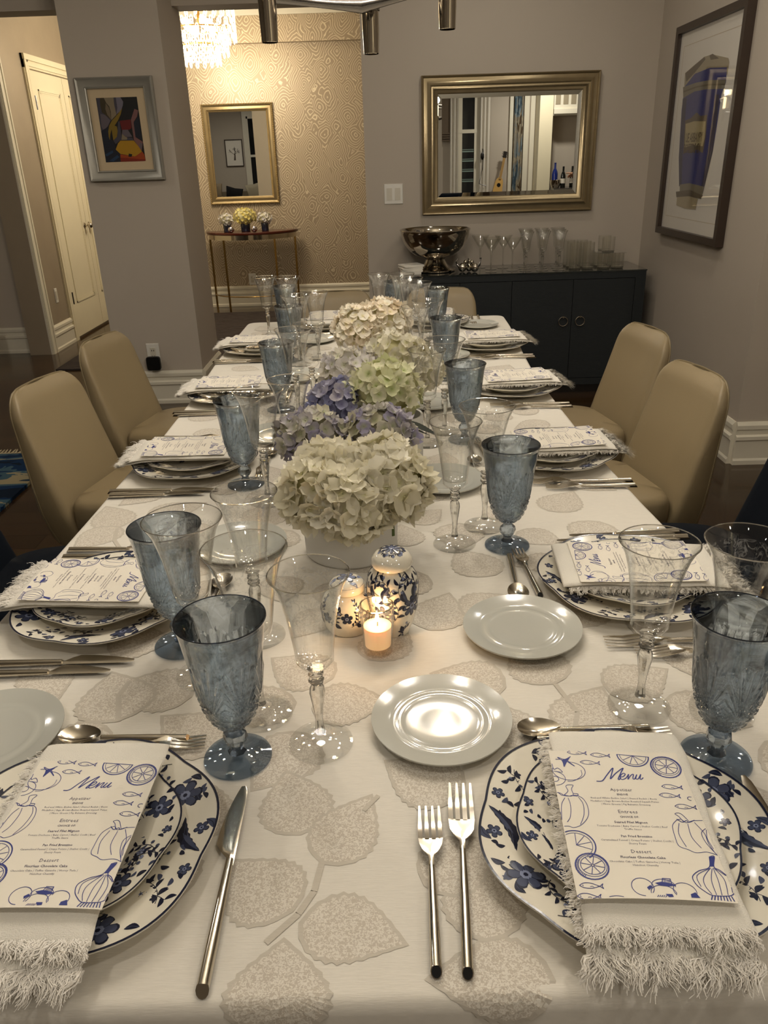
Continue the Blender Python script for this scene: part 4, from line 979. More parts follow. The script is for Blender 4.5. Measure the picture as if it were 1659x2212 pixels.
for k, (px, py, pr, ds) in PL.items():
    inst('dp', patterned_plate(.1365, .022, 'dinner_plate', 4), (px, py, TT), pr + R(rj.uniform(-8, 8)) + R(20), f'larger scalloped blue floral dinner plate, under the stack at the {ds}', 'plate', 'floral dinner plates')
    inst('sp', patterned_plate(.1015, .020, 'salad_plate', 9), (px + rj.uniform(-.002, .002), py + .001, TT + .0085), pr + R(rj.uniform(-8, 8)) + R(5), f'smaller scalloped blue floral salad plate on top at the {ds}', 'plate', 'floral salad plates')
    rr = pr + R(ROT[k])
    o = inst('nap', napkin, (px + (.008 if k == 'NR' else 0), py, TT), rr, f'white frayed linen napkin folded over the plates at the {ds}', 'napkin', 'frayed linen napkins')
    du, dv = CARD.get(k, (0, -.01)); cx_, cy_ = world(k, du, dv)
    inst('menu', menu_card, (cx_, cy_, TT + .0392 + NT - .0002), rr, f'menu card with blue drawings on the napkin at the {ds}', 'menu', 'printed menu cards')
    # forks and knives
    for key, bld, u, v, du_, nm, lb, ct, gr in (
        ('f1', fork(.210, .026), -.157, -.130, .008, 'dinner_fork', 'longer dinner fork left of the plates', 'fork', 'dinner forks'),
        ('f2', fork(.177, .024), -.184, -.130, .008, 'salad_fork', 'shorter salad fork, outer one left of the plates', 'fork', 'salad forks'),
        ('k1', knife(.222, .095), .153, -.142, .002, 'dinner_knife', 'longer dinner knife right of the plates', 'knife', 'dinner knives'),
        ('k2', knife(.190, .080), .176, -.135, 0, 'butter_knife', 'shorter knife, outer one right of the plates', 'knife', 'short knives')):
        if k == 'NL' and key == 'k2': continue
        if k == 'NL' and key in ('f1', 'f2'): pass
        x, y = world(k, u, v)
        if k == 'NR' and key == 'f2': x, y = .027, .422
        if k == 'NR' and key == 'f1': x, y = .052, .420
        dr = R(rj.uniform(-1.2, 1.2)) - (R(2.5) if key in ('f1', 'f2') else 0)
        o = inst(key, bld, (x, y, TT), pr + dr, f'{lb} at the {ds}', ct, gr); o.name = nm
    so = .03 if k[0] == 'R' else 0
    x, y = world(k, .075 + so, .158 + so / 3); o = inst('ds', spoon(.150), (x, y, TT), pr + pi / 2 + R(rj.uniform(-4, 2)), f'dessert spoon above the plates, bowl to the left, at the {ds}', 'spoon', 'dessert spoons'); o.name = 'dessert_spoon'
    x, y = world(k, -.058 + so, .142); o = inst('df', fork(.155, .021), (x, y, TT), pr - pi / 2 + R(rj.uniform(2, 6)), f'dessert fork above the plates, tines to the right, at the {ds}', 'fork', 'dessert forks'); o.name = 'dessert_fork'
    x, y = BRD[k]; inst('bp', bread_plate, (x, y, TT), rj.uniform(0, 6), f'plain round white bread plate at the {ds}', 'plate', 'plain bread plates')
    x, y = GOB[k]; inst('gob', goblet, (x, y, TT), rj.uniform(0, 6), f'blue cut glass goblet at the {ds}', 'goblet', 'blue water goblets')
    x, y = LRG[k]; inst('wl', wineglass(.0470, .222), (x, y, TT), rj.uniform(0, 6), f'wider clear etched wine glass at the {ds}', 'wine glass', 'larger clear wine glasses')
    x, y = SML[k]; inst('ws', wineglass(.0425, .218), (x, y, TT), rj.uniform(0, 6), f'narrower clear etched wine glass at the {ds}', 'wine glass', 'smaller clear wine glasses')
# ---------------------------------------------------------------- hydrangeas
def floret_mesh(name, mat, size, seed):
    rd = random.Random(seed); m = MB()
    for k in range(4):
        a = k * pi / 2 + rd.uniform(-.15, .15); L = size * rd.uniform(.9, 1.1); Wd = L * rd.uniform(.95, 1.15); cup = rd.uniform(.15, .6); ruf = rd.uniform(0, 6)
        def f(u, v):
            x = (u - .5) * Wd * (sin(pi * min(1, .12 + v * .80)) ** .75) * 1.15; y = L * (.04 + .96 * v)
            z = L * (cup * v * v * .9 + .10 * sin(u * 7 + ruf) * v + .22 * (2 * u - 1) ** 2 * v + .05 * sin(v * 9 + ruf)) - (.25 * L * max(0, v - .7) if k % 2 else 0)
            return (x * cos(a) - y * sin(a), x * sin(a) + y * cos(a), z)
        m.grid(f, 4, 4)
    m.ball((0, 0, size * .05), size * .07, 4)
    me = bpy.data.meshes.new(name); me.from_pydata(m.v, [], m.f); me.materials.append(mat); me.polygons.foreach_set('use_smooth', [True] * len(m.f)); me.update(); return me
FM = {}
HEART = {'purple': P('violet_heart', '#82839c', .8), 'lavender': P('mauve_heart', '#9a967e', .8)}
def hydrangea(kind, loc, rad, sc, nfl, size, label, group, seed=0, dirn=(0, -.25, 1), span=2.15):
    nfl = int(nfl * 1.35)
    """one mop-head bloom: green heart plus florets over a dome facing dirn"""
    t = thing('hydrangea_bloom', label, 'flower', loc, 0, group)
    rd = random.Random(seed + 100)
    key = (kind, round(size, 4))
    if key not in FM: FM[key] = [floret_mesh('floret', PM[kind], size, 10 + i) for i in range(5)]
    c = MB(); c.ball((0, 0, 0), rad * .80, 10, sc=sc); c.build('flower_heart', HEART.get(kind, M_corew), t, smooth=80)
    c = MB(); c.tube([(0, 0, -rad * .6 * sc[2]), (0, .0, -rad * sc[2] - .035)], .004, 6); c.build('stem', M_stem, t)
    dv = Vector(dirn).normalized(); q = Vector((0, 0, 1)).rotation_difference(dv)
    for i in range(nfl):
        ph = i * 2.39996 + rd.uniform(-.2, .2); ct = 1 - (1 - cos(span)) * (i + .5) / nfl; st = sqrt(max(0, 1 - ct * ct))
        d = q @ Vector((st * cos(ph), st * sin(ph), ct))
        rr = rad * rd.uniform(.80, .97)
        p = Vector((d.x * rr * sc[0], d.y * rr * sc[1], d.z * rr * sc[2]))
        nrm = (d + Vector((rd.uniform(-.35, .35), rd.uniform(-.35, .35), rd.uniform(-.35, .35)))).normalized()
        o = link('floret', rd.choice(FM[key]), t, p); o.rotation_mode = 'QUATERNION'
        o.rotation_quaternion = Vector((0, 0, 1)).rotation_difference(nrm) @ Matrix.Rotation(rd.uniform(0, 6), 3, 'Z').to_quaternion(); s = rd.uniform(.8, 1.15); o.scale = (s, s, s)
    return t
def vase(name, label, loc, r, h, taper=1.0, mat=None, rimline=False):
    m = MB(); pr = [(r * .94, 0), (r * .97, .002), (r * .98, .006), (r * (.98 + .02 * taper), h * .5), (r * taper, h - .002), (r * taper - .001, h), (r * taper - .005, h - .001), (r * taper - .006, h * .5), (r * .9, .012)]
    m.lathe(pr, 48, cap0=True, cap1=True); o = m.build(name, mat or M_vase, None, loc, smooth=50); tag(o, label, 'vase'); return o
vz = TZ + .001
def V(x, y, zz): return (x, y, TZ + zz)
vase('flower_vase', 'large white cylinder vase under the nearest white hydrangeas', (-.066, 1.190, vz), .079, .095)
g = 'white hydrangeas in the large near vase'
for i, (x, y, z, r, n_, k, ls) in enumerate(((-.110, 1.150, .124, .062, 44, 'white', 'white hydrangea bloom at the front left of the large near bouquet'),
        (.004, 1.155, .130, .062, 44, 'white', 'white hydrangea bloom at the front right of the large near bouquet'),
        (-.056, 1.120, .112, .058, 40, 'white', 'creamy hydrangea bloom lowest at the front of the large near bouquet'),
        (-.096, 1.200, .134, .060, 38, 'white', 'white hydrangea bloom at the back left of the large near bouquet'),
        (-.010, 1.205, .136, .062, 38, 'white', 'greenish white hydrangea bloom at the back right of the large near bouquet'))):
    hydrangea(k, V(x, y, z), r, (1, 1, .88), n_, .0225, ls, g, i, dirn=(.25 * (1 if x > -.06 else -1), -.7 if i < 3 else .1, .8))
vase('flower_vase', 'low white vase under the lavender hydrangeas behind the big bouquet', (-.083, 1.40, vz), .060, .075)
hydrangea('lavender', V(-.142, 1.400, .132), .064, (1.05, .9, .8), 50, .0165, 'lavender and green hydrangea bloom left, just behind the big white bouquet', 'mauve hydrangeas', 11, dirn=(-.2, -.2, 1))
hydrangea('lavender', V(-.016, 1.405, .136), .064, (1.1, .9, .78), 50, .0165, 'mauve and cream hydrangea bloom right, just behind the big white bouquet', 'mauve hydrangeas', 12, dirn=(.3, -.2, 1))
vase('flower_vase', 'small white vase under the violet blue hydrangea', (-.105, 1.61, vz), .040, .085)
hydrangea('purple', V(-.098, 1.60, .135), .068, (.98, .9, .85), 58, .0150, 'violet blue hydrangea bloom left of the lime and cream one', 'centre hydrangeas', 13, dirn=(-.1, -.6, .8))
vase('flower_vase', 'white cylinder vase under the lime and cream hydrangea', (.022, 1.60, vz), .055, .11)
hydrangea('green', V(-.002, 1.59, .165), .073, (1.05, .9, .85), 50, .0185, 'lime and cream hydrangea bloom in the middle of the table', 'centre hydrangeas', 14, dirn=(0, -.5, .8))
m = MB()
for k, (x, y, a) in enumerate(((-.07, 1.50, -1.9), (-.045, 1.50, -1.2), (-.02, 1.50, -1.6), (.03, 1.49, -1.3), (.045, 1.50, -1.8))):
    pts = leaf_outline(.06, .03, k); m.add([(x + p[0] * cos(a) - p[1] * sin(a), y + p[0] * sin(a) + p[1] * cos(a) * .3, TZ + .125 - p[1] * .5) for p in pts] , [tuple(range(len(pts)))])
tag(m.build('dark_foliage', M_leafd), 'dark leaves tucked between the violet and lavender hydrangeas', 'foliage', kind='stuff')
vase('flower_vase', 'white vase under the wide pair of white hydrangeas past the middle', (-.02, 1.93, vz), .06, .085)
hydrangea('pale', V(-.085, 1.89, .125), .078, (1, .9, .85), 52, .0180, 'silvery white hydrangea bloom left, behind the violet one', 'far white hydrangeas', 15, dirn=(-.2, -.5, .8))
hydrangea('white', V(.025, 1.92, .150), .080, (1.05, .9, .85), 54, .0180, 'ivory hydrangea bloom right, behind the lime one', 'far white hydrangeas', 16, dirn=(.2, -.5, .8))
hydrangea('white', V(.090, 1.93, .120), .060, (1, .9, .85), 34, .0180, 'small ivory hydrangea bloom beside the right wine glasses', 'far white hydrangeas', 17, dirn=(.5, -.4, .8))
vase('flower_vase', 'white vase under the farthest blush hydrangeas', (-.04, 2.42, vz), .065, .095)
hydrangea('blush', V(-.080, 2.37, .145), .075, (1, .9, .9), 58, .0200, 'blush cream hydrangea bloom left in the farthest bouquet', 'farthest hydrangeas', 18, dirn=(-.2, -.6, .8))
hydrangea('blush', V(.0, 2.40, .160), .076, (1.1, .9, .85), 58, .0195, 'ivory hydrangea bloom right in the farthest bouquet', 'farthest hydrangeas', 19, dirn=(.3, -.5, .8))

# ---------------------------------------------------------------- ginger jars and candle
def jar(label, loc, prof, lidprof, lidz, squat):
    t = thing('ginger_jar', label, 'jar', loc)
    m = MB(); m.lathe(prof, 56); body = m.build('body', M_jar, t, smooth=50)
    m = MB(); m.lathe(lidprof, 56); lid = m.build('lid', M_jar, t, smooth=50)
    def zr(z):
        for (r0, z0), (r1, z1) in zip(prof, prof[1:]):
            if z0 <= z <= z1 and z1 > z0: k = (z - z0) / (z1 - z0); return r0 + (r1 - r0) * k
        return prof[-1][0]
    rm = max(r for r, z in prof)
    def f(x, y, h):
        a = x / rm - pi / 2; r = zr(y) + h + .0002; return (r * cos(a), r * sin(a), y)
    fl = Floral(f, 21 if squat else 22); rd = fl.r
    z0, z1 = (.012, .042) if squat else (.012, .088)
    if squat:
        for k in range(8):
            x = (k - 4) * rm * .8; fl.flower(x, .03 + rd.uniform(-.004, .004), .0085, 5, 0); fl.sprig(x + .006, .02, .3, .026, 1.5); fl.leaf(x - .008, .018, 2.4, .012, .006, 0); fl.sprig(x - .005, .040, 2.8, .02, -1.0)
    else:
        for k in range(5):
            x = (k - 2.35) * rm * 1.25; fl.flower(x, .040 + .012 * (k % 2), .0165, 8, 1); fl.leaf(x + .004, .062, 1.3, .024, .010, 0); fl.leaf(x - .008, .060, 1.9, .022, .009, 0)
            fl.sprig(x + .014, .03, .5, .05, 2.4); fl.sprig(x - .014, .065, 2.6, .045, -2.4); fl.sprig(x + .01, .07, .9, .04, 2.8); fl.leaf(x - .016, .022, -1.5, .014, .008, 0); fl.sprig(x + .002, .022, 2.8, .03, 2.2)
    fl.m.build('floral_print', [M_bl_dark, M_bl_mid, M_bl_lite], body)['kind'] = 'stuff'
    rl = max(r for r, z in lidprof)
    def fl_(x, y, h):
        r = hypot(x, y); pz = lidprof[-1][1]
        for (r1, z1), (r0, z0_) in zip(lidprof, lidprof[1:]):
            if r0 <= r <= r1 and z0_ >= z1: k = (r - r0) / max(1e-6, (r1 - r0)); pz = z0_ + (z1 - z0_) * k
        return (x, y, pz + h + .0002)
    g2 = Floral(fl_, 5)
    if squat: g2.poly([(rl * .93 * cos(k * pi / 16), rl * .93 * sin(k * pi / 16)) for k in range(32)], 1, -.0001); g2.flower(0, 0, rl * .55, 6, 2); [g2.leaf(rl * .6 * cos(k), rl * .6 * sin(k), k + 1, .012, .006, 2) for k in range(6)]
    else:
        g2.flower(0, 0, rl * .48, 10, 1)
        for k in range(9): a = k * 2 * pi / 9; g2.sprig(rl * .45 * cos(a), rl * .45 * sin(a), a + .6, rl * .42, 1.8)
    g2.m.build('lid_print', [M_bl_dark, M_bl_mid, M_bl_lite], lid)['kind'] = 'stuff'
    m = MB(); zz = prof[-1][1] - .004; m.lathe([(prof[-1][0] + .0006, zz), (prof[-1][0] + .0012, zz + .0006), (prof[-1][0] + .0006, zz + .0012)], 48, cap0=False, cap1=False); m.build('blue_line', M_bl_dark, body)
    return t
jar('tall blue and white lidded jar behind the candle', (.001, .935, TT), [(.020, 0), (.022, .0), (.0235, .004), (.029, .02), (.0335, .04), (.0355, .06), (.0355, .074), (.0335, .086), (.029, .0945), (.0245, .099), (.0225, .1015)],
    [(.0222, .1018), (.0265, .1025), (.0278, .106), (.0278, .109), (.0265, .114), (.022, .120), (.015, .1245), (.006, .1265), (.0005, .127)], .1, False)
jar('squat blue and white lidded jar left of the candle', (-.062, .948, TT), [(.028, 0), (.031, 0), (.034, .005), (.0375, .018), (.0385, .030), (.037, .042), (.032, .051), (.026, .056), (.0225, .059)],
    [(.0222, .0592), (.0245, .060), (.0255, .064), (.0245, .069), (.020, .0735), (.012, .0765), (.0005, .078)], .06, True)
t = thing('votive_candle', 'lit votive candle in a small clear glass before the jars', 'candle', (-.0205, .884, TT))
m = MB(); m.lathe([(.018, 0), (.0195, .001), (.0198, .006), (.0205, .030), (.0222, .046), (.0225, .068), (.0225, .071)], 48, cap1=False); m.lathe([(.0205, .0705), (.0203, .048), (.0188, .031), (.0182, .010), (.001, .009)][::-1], 48, cap0=False, cap1=False); m.lathe([(.0225, .071), (.0215, .072), (.0205, .0705)], 48, cap0=False, cap1=False)
m.build('glass_cup', M_gl_plain, t, smooth=50)
m = MB(); m.lathe([(.0222, .0706), (.0230, .0712), (.0226, .0722), (.0208, .0722), (.0202, .0712), (.0222, .0706)], 48, cap0=False, cap1=False); m.build('rim', M_gl_solid, t, smooth=60)
m = MB(); m.lathe([(.0175, .0105), (.0182, .030), (.0186, .0395), (.016, .040), (.004, .0385), (.0005, .0385)], 40); wx = m.build('wax', M_wax, t, smooth=40)
m = MB(); m.tube([(0, 0, .038), (.0003, 0, .044), (.001, 0, .047)], .0007, 6); m.build('wick', M_wick, t)
m = MB(); m.lathe([(.0003, .0445), (.0022, .0465), (.0030, .0495), (.0022, .054), (.0009, .0585), (.0002, .062)], 14); m.build('flame', M_flame, t, smooth=80)
light('candle_light', 'POINT', (-.0205, .884, TT + .056), 0.17, (1.0, .58, .26), .006)

# ---------------------------------------------------------------- chairs
def chair(mat, pip, legm):
    def go():
        t = thing('dining_chair', '', 'chair')
        def ring(z, w, yf, yb, e=.28, n=28, arch=0):
            r = []
            for k in range(n):
                a = 2 * pi * k / n; x = math.copysign(abs(cos(a)) ** e, cos(a)) * w; s = math.copysign(abs(sin(a)) ** .55, sin(a))
                y = (yf + yb) / 2 + s * (yf - yb) / 2 - .022 * (1 - (x / w) ** 2) * (1 if s > 0 else .4); r.append((x, y, z))
            return r
        # back: a wedge in side view, its front leaning away from the table, the shell behind almost upright
        def prof(q):
            z = .340 + q * .455; w = .152 + .026 * min(1, q / .3) - .018 * max(0, (q - .3) / .7)
            if q > .84: k = (q - .84) / .16; w = w - .050 * (1 - sqrt(max(0, 1 - k * k)))
            yf = -.128 - .150 * q; yb = -.272 - .042 * q + (.035 * (1 - q / .12) ** 2 if q < .12 else 0)
            if q > .92: k = (q - .92) / .08; mid = (yf + yb) / 2 - .006; yf = yf + (mid - yf) * k * k * .75; yb = yb + (mid - yb) * k * k * .5
            return z, w, yf, yb
        m = MB(); rows = []
        QS = [0, .03, .08, .16, .28, .42, .56, .70, .80, .84, .88, .92, .95, .975, .99, 1.0]
        for q in QS:
            z, w, yf, yb = prof(q); rows.append([(x, y, zz + .012 * (1 - (x / .22) ** 2) * max(0, (q - .8) / .2)) for x, y, zz in ring(z, w, yf, yb)])
        m.loft(rows); m.build('backrest', mat, t, smooth=70)
        def seam(q, an):
            z, w, yf, yb = prof(q); x = math.copysign(abs(cos(an)) ** .28, cos(an)) * w * 1.002; sn = math.copysign(abs(sin(an)) ** .55, sin(an))
            return (x, (yf + yb) / 2 + sn * (yf - yb) / 2 - .022 * (1 - (x / w) ** 2) * .4, z + .001 + .012 * (1 - (x / .22) ** 2) * max(0, (q - .8) / .2))
        A0 = -.32; pts = [seam(q, A0) for q in (.06, .16, .28, .42, .56, .70, .80, .84, .88, .92, .95, .975, .99, 1.0)]; pts = pts + [seam(1.0, A0 - (pi - 2 * .32) * k / 12) for k in range(1, 12)] + [(-x, y, z) for x, y, z in pts[::-1]]
        m = MB(); m.tube(pts, .0026, 6); m.build('piping', pip, t, smooth=60)
        m = MB(); rows = []
        def sring(z, k):
            r = []
            for i in range(40):
                a = 2 * pi * i / 40; e = .5; x = math.copysign(abs(cos(a)) ** e, cos(a)) * .186 * k; y = math.copysign(abs(sin(a)) ** e, sin(a)) * .225 * k
                if y < 0: y = max(y, -.185)
                r.append((x * (1 + .04 * (y / .22)), y + .012, z + .012 * (1 - (y / .23) ** 2) * (1 if z > .45 else 0)))
            return r
        for z, k in ((.365, .80), (.375, .92), (.40, .985), (.45, 1.0), (.475, .99), (.490, .955), (.498, .88), (.502, .6), (.504, .2)): rows.append(sring(z, k))
        m.loft(rows); m.build('seat', mat, t, smooth=60)
        for sx in (-1, 1):
            for sy in (-1, 1):
                m = MB(); m.tube([(sx * .165, sy * .19 - .01, 0), (sx * .135, sy * .155 - .01, .37)], [.011, .020], 10); m.build('leg', legm, t, smooth=40)
        m = MB(); m.box(-.14, .14, -.17, .17, .34, .37); m.build('seat_frame', legm, t)
        return t
    return go
beige = chair(M_leather, M_seam, M_darkleg); navy = chair(M_navy, M_navy, M_darkleg)
gb = 'taupe leather chairs'; gn = 'navy chairs'
inst('cb', beige, (-.697, 2.145, 0), -pi / 2 - R(12), 'nearer taupe leather dining chair on the left of the table', 'chair', gb)
inst('cb', beige, (-.722, 2.755, 0), -pi / 2 - R(12), 'farther taupe leather dining chair on the left, before the grey pillar', 'chair', gb)
inst('cb', beige, (.563, 2.060, 0), pi / 2 + R(11), 'nearer taupe leather dining chair on the right of the table', 'chair', gb)
inst('cb', beige, (.605, 2.630, 0), pi / 2 + R(11), 'farther taupe leather dining chair on the right, before the sideboard', 'chair', gb)
inst('cb', beige, (-.215, 3.43, 0), pi, "taupe leather chair at the far end's left place", 'chair', gb)
inst('cb', beige, (.265, 3.43, 0), pi, "taupe leather chair at the far end's right place, before the sideboard", 'chair', gb)
inst('cn', navy, (-.74, 1.57, 0), -pi / 2, 'dark navy chair at the left picture edge beside the table', 'chair', gn)
inst('cn', navy, (.66, 1.60, 0), pi / 2, 'dark navy chair at the right picture edge, before the white baseboard', 'chair', gn)
inst('cn', navy, (-.78, .98, 0), -pi / 2, "dark navy chair at the left side's nearest place", 'chair', gn)
inst('cn', navy, (.70, 1.0, 0), pi / 2, "dark navy chair at the right side's nearest place", 'chair', gn)

# ---------------------------------------------------------------- sideboard and what stands on it
SX0, SX1, SY0, SY1, SZ = .102, 1.535, 4.72, 5.135, .735
t = thing('sideboard', 'long charcoal grasscloth sideboard with ring pulls under the silver mirror', 'sideboard', (0, 0, 0))
m = MB(); m.box(SX0, SX1, SY0 + .02, SY1, .06, SZ - .008); m.box(SX0, SX1, SY0, SY0 + .02, SZ - .045, SZ - .008); m.box(SX0, SX0 + .03, SY0, SY0 + .02, .06, SZ - .045); m.box(SX1 - .06, SX1, SY0, SY0 + .02, .06, SZ - .045); m.box(SX0, SX1, SY0, SY0 + .02, .06, .10)
m.build('body', M_side, t)
m = MB(); m.box(SX0 + .03, SX1 - .03, SY0 + .05, SY1, 0, .06); m.build('plinth', M_darkleg, t)
m = MB(); m.box(SX0 - .003, SX1 + .003, SY0 - .003, SY1, SZ - .0075, SZ - .0005); m.build('glass_top', P('smoked_glass_top', '#20282a', .04, spec=.8, coat=.6), t)
dx = [SX0 + .031, .448, .755, 1.115, 1.474]
for i in range(4):
    m = MB(); m.box(dx[i] + .0015, dx[i + 1] - .0015, SY0 + .001, SY0 + .019, .103, SZ - .048)
    d_ = m.build('door', M_side, t)
    hx = dx[i + 1] - .05 if i in (0, 2) else dx[i] + .05
    m = MB(); m.tube([(hx, SY0 + .002, .475), (hx, SY0 - .014, .475)], .006, 10); 
    m.tube([(hx + .027 * cos(a), SY0 - .010, .449 + .027 * sin(a)) for a in [2 * pi * k / 24 for k in range(25)]], .0026, 8, cap=False)
    m.build('ring_pull', M_chrome, d_, smooth=60)
SZ += .0005
# punch bowl
t = thing('punch_bowl', 'large polished silver footed punch bowl on the sideboard', 'bowl', (.318, 4.93, SZ))
m = MB(); m.lathe([(.118, 0), (.122, .003), (.122, .010), (.112, .018), (.100, .022), (.085, .03), (.066, .05), (.058, .068), (.062, .076), (.070, .080)], 56); m.build('foot', M_chrome, t, smooth=40)
m = MB(); m.lathe([(.05, .080), (.078, .082), (.12, .095), (.155, .12), (.18, .15), (.196, .185), (.204, .215), (.207, .232), (.211, .236), (.211, .240), (.206, .241), (.200, .236), (.196, .215), (.188, .185), (.172, .152), (.148, .124), (.11, .100), (.06, .088)], 64); m.build('bowl', M_chrome, t, smooth=40)
# folded napkins left of the bowl
for k in range(4):
    m = MB(); m.loft([[(x * (1 - .06 * k), y, 0) for x, y in ((-.06, -.06), (.06, -.06), (.06, .06), (-.06, .06))], [(x * 1.03, y * 1.03, .006) for x, y in ((-.06, -.06), (.06, -.06), (.06, .06), (-.06, .06))], [(x, y, .0125 + .002 * (x > 0)) for x, y in ((-.06, -.06), (.06, -.06), (.06, .06), (-.06, .06))]])
    o = m.build('cocktail_napkin', M_linen, None, (.165 + .004 * (k % 2), 4.83, SZ + .0135 * k), rotz=.1 * k, smooth=50); tag(o, ['bottom', 'second', 'third', 'top'][k] + ' folded white napkin of the small stack left of the punch bowl', 'napkin', 'folded napkins on the sideboard')
# small silver ornaments right of the bowl
for k, (x, y) in enumerate(((.475, 4.84), (.515, 4.85), (.545, 4.82))):
    t = thing('silver_ornament', ('round silver bird figurine next to the punch bowl', 'silver figurine with a twisted dark tail, middle of the three', 'small leaning silver figurine beside the cocktail glasses')[k], 'figurine', (x, y, SZ), k * 1.3, 'silver figurines on the sideboard')
    m = MB(); m.ball((0, 0, .026), .026, 8, sc=(1, .8, 1)); m.build('body', M_chrome, t, smooth=60)
    m = MB(); m.ball((.018, 0, .056), .013, 8); m.tube([(.028, 0, .056), (.038, 0, .054)], [.004, .001], 6); m.build('head', M_chrome, t, smooth=60)
    m = MB(); m.tube([(-.018, 0, .03), (-.034, .004, .045), (-.04, -.004, .062 + .01 * k), (-.03, 0, .078)], [.008, .006, .005, .003], 8); m.build('tail', M_brushed, t, smooth=60)
# glassware
def simple_glass(name, cat, parts):
    def go():
        t = thing(name, '', cat)
        for nm, pr, mt, n_ in parts:
            m = MB(); m.lathe(pr, n_, cap0=True, cap1=False); m.build(nm, mt, t, smooth=40)
        return t
    return go
mart = simple_glass('cocktail_glass', 'cocktail glass', (('foot', [(.003, 0), (.034, 0), (.0345, .002), (.01, .005), (.004, .012)], M_gl_foot, 32), ('stem', [(.004, .012), (.003, .05), (.004, .105), (.006, .112)], M_gl_solid, 8), ('bowl', [(.004, .112), (.02, .130), (.05, .178), (.0555, .190), (.0535, .190), (.018, .135), (.004, .122)], M_gl_plain, 40)))
for i, (x, y) in enumerate(((.640, 4.80), (.655, 4.93), (.600, 5.02), (.770, 4.84), (.735, 4.98))):
    inst('mart', mart, (x, y, SZ), 0, ('front left clear cocktail glass of the five on the sideboard', 'middle clear cocktail glass of the five, behind the front left one', 'rear left clear cocktail glass by the silver figurines', 'front right clear cocktail glass of the five on the sideboard', 'rear right clear cocktail glass of the five on the sideboard')[i], 'cocktail glass', 'cocktail glasses on the sideboard')
for i in range(3):
    for j in range(3):
        x = .845 + i * .098 + .012 * j; y = 4.81 + j * .10
        inst('ws', None, (x, y, SZ), i + j * 1.7, f"clear wine glass on the sideboard, {('left', 'middle', 'right')[i]} column, {('front', 'middle', 'back')[j]} row of the nine", 'wine glass', 'wine glasses on the sideboard')
def ribbed(h, r, n=36):
    def go():
        t = thing('tumbler', '', 'tumbler')
        m = MB(); m.lathe([(r * .9, 0), (r, .004), (r, h)], n * 2, rad=lambda rr, a, z, j: rr - (.0012 if int(round(a * n / pi)) % 2 else 0), cap1=False); m.lathe([(r - .002, h), (r - .0025, .012), (.002, .010)][::-1], 36, cap0=False, cap1=False); m.lathe([(r, h), (r - .002, h + .0004)], 36, cap0=False, cap1=False)
        m.build('cup', M_gl_plain, t, smooth=20)
        m = MB(); m.lathe([(r * .88, .0005), (r * .97, .002), (r * .97, .010), (r * .5, .0108), (.002, .0108)], 36); m.build('base', M_gl_solid, t, smooth=40)
        return t
    return go
for i in range(2):
    for j in range(3):
        inst('tum', ribbed(.150, .034), (1.135 + i * .076, 4.81 + j * .085, SZ), 0, f"tall ribbed clear tumbler, {('left', 'right')[i]} column, {('front', 'middle', 'back')[j]} row, on the sideboard", 'tumbler', 'tall tumblers on the sideboard')
for i in range(2):
    for j in range(3):
        o = inst('low', ribbed(.085, .037), (1.305 + i * .08, 4.81 + j * .085, SZ), 0, f"low clear tumbler, {('left', 'right')[i]} column, {('front', 'middle', 'back')[j]} row, at the sideboard's right end", 'tumbler', 'low tumblers on the sideboard'); o.name = 'low_tumbler'
m = MB(); m.box(1.265, 1.425, 4.775, 5.02, 0, .004); tag(m.build('glass_tray', M_gl_plain, None, (0, 0, SZ + .0862)), 'thin clear glass tray on the low tumblers', 'tray')
for j in range(2):
    o = inst('low', None, (1.33, 4.83 + j * .09, SZ + .0905), 0, ('front', 'rear')[j] + ' low clear tumbler stacked on the glass tray', 'tumbler', 'tumblers on the tray'); o.name = 'low_tumbler'

# ---------------------------------------------------------------- mirrors and pictures
def rect_frame(m, w, h, prof, mi=0, tf=None):
    """prof: (inset from the outer edge, depth toward -y), closed section"""
    n = len(prof); rings = []
    for sx, sz in ((-1, -1), (1, -1), (1, 1), (-1, 1)):
        rings.append([(sx * (w / 2 - i), -d, sz * (h / 2 - i)) for i, d in prof])
    vs = [p for r in rings for p in r]; fs = []
    for c in range(4):
        e = (c + 1) % 4
        for k in range(n): q = (k + 1) % n; fs.append((c * n + k, c * n + q, e * n + q, e * n + k))
    m.add(vs, fs, mi, tf)
def plane_y(m, w, h, y, mi=0):
    m.add([(-w / 2, y, -h / 2), (w / 2, y, -h / 2), (w / 2, y, h / 2), (-w / 2, y, h / 2)], [(0, 1, 2, 3)], mi)
t = thing('wall_mirror', 'wide champagne silver framed mirror above the sideboard', 'mirror', (.768, 5.139, 1.418))
t.rotation_euler = (0, 0, 0)
FW, FH = 1.030, .748
m = MB(); rect_frame(m, FW, FH, [(0, 0), (0, .030), (.004, .034), (.010, .030), (.014, .020), (.030, .024), (.042, .032), (.050, .038), (.056, .034), (.058, .026), (.064, .026), (.070, .030), (.074, .024), (.084, .020), (.090, .018), (.096, .012), (.098, 0)]); m.build('frame', M_silverleaf, t, smooth=35)
iw, ih = FW - .19, FH - .19; BV = .024
m = MB()
m.add([(sx * iw / 2, -.008, sz * ih / 2) for sx, sz in ((-1, -1), (1, -1), (1, 1), (-1, 1))] + [(sx * (iw / 2 - BV), -.0095, sz * (ih / 2 - BV)) for sx, sz in ((-1, -1), (1, -1), (1, 1), (-1, 1))], [(0, 1, 5, 4), (1, 2, 6, 5), (2, 3, 7, 6), (3, 0, 4, 7), (4, 5, 6, 7)])
m.build('mirror_plate', M_mirror, t)
t = thing('wall_mirror', 'tall antique gold framed mirror on the patterned wallpaper above the console', 'mirror', (-1.355, 8.445, 1.450))
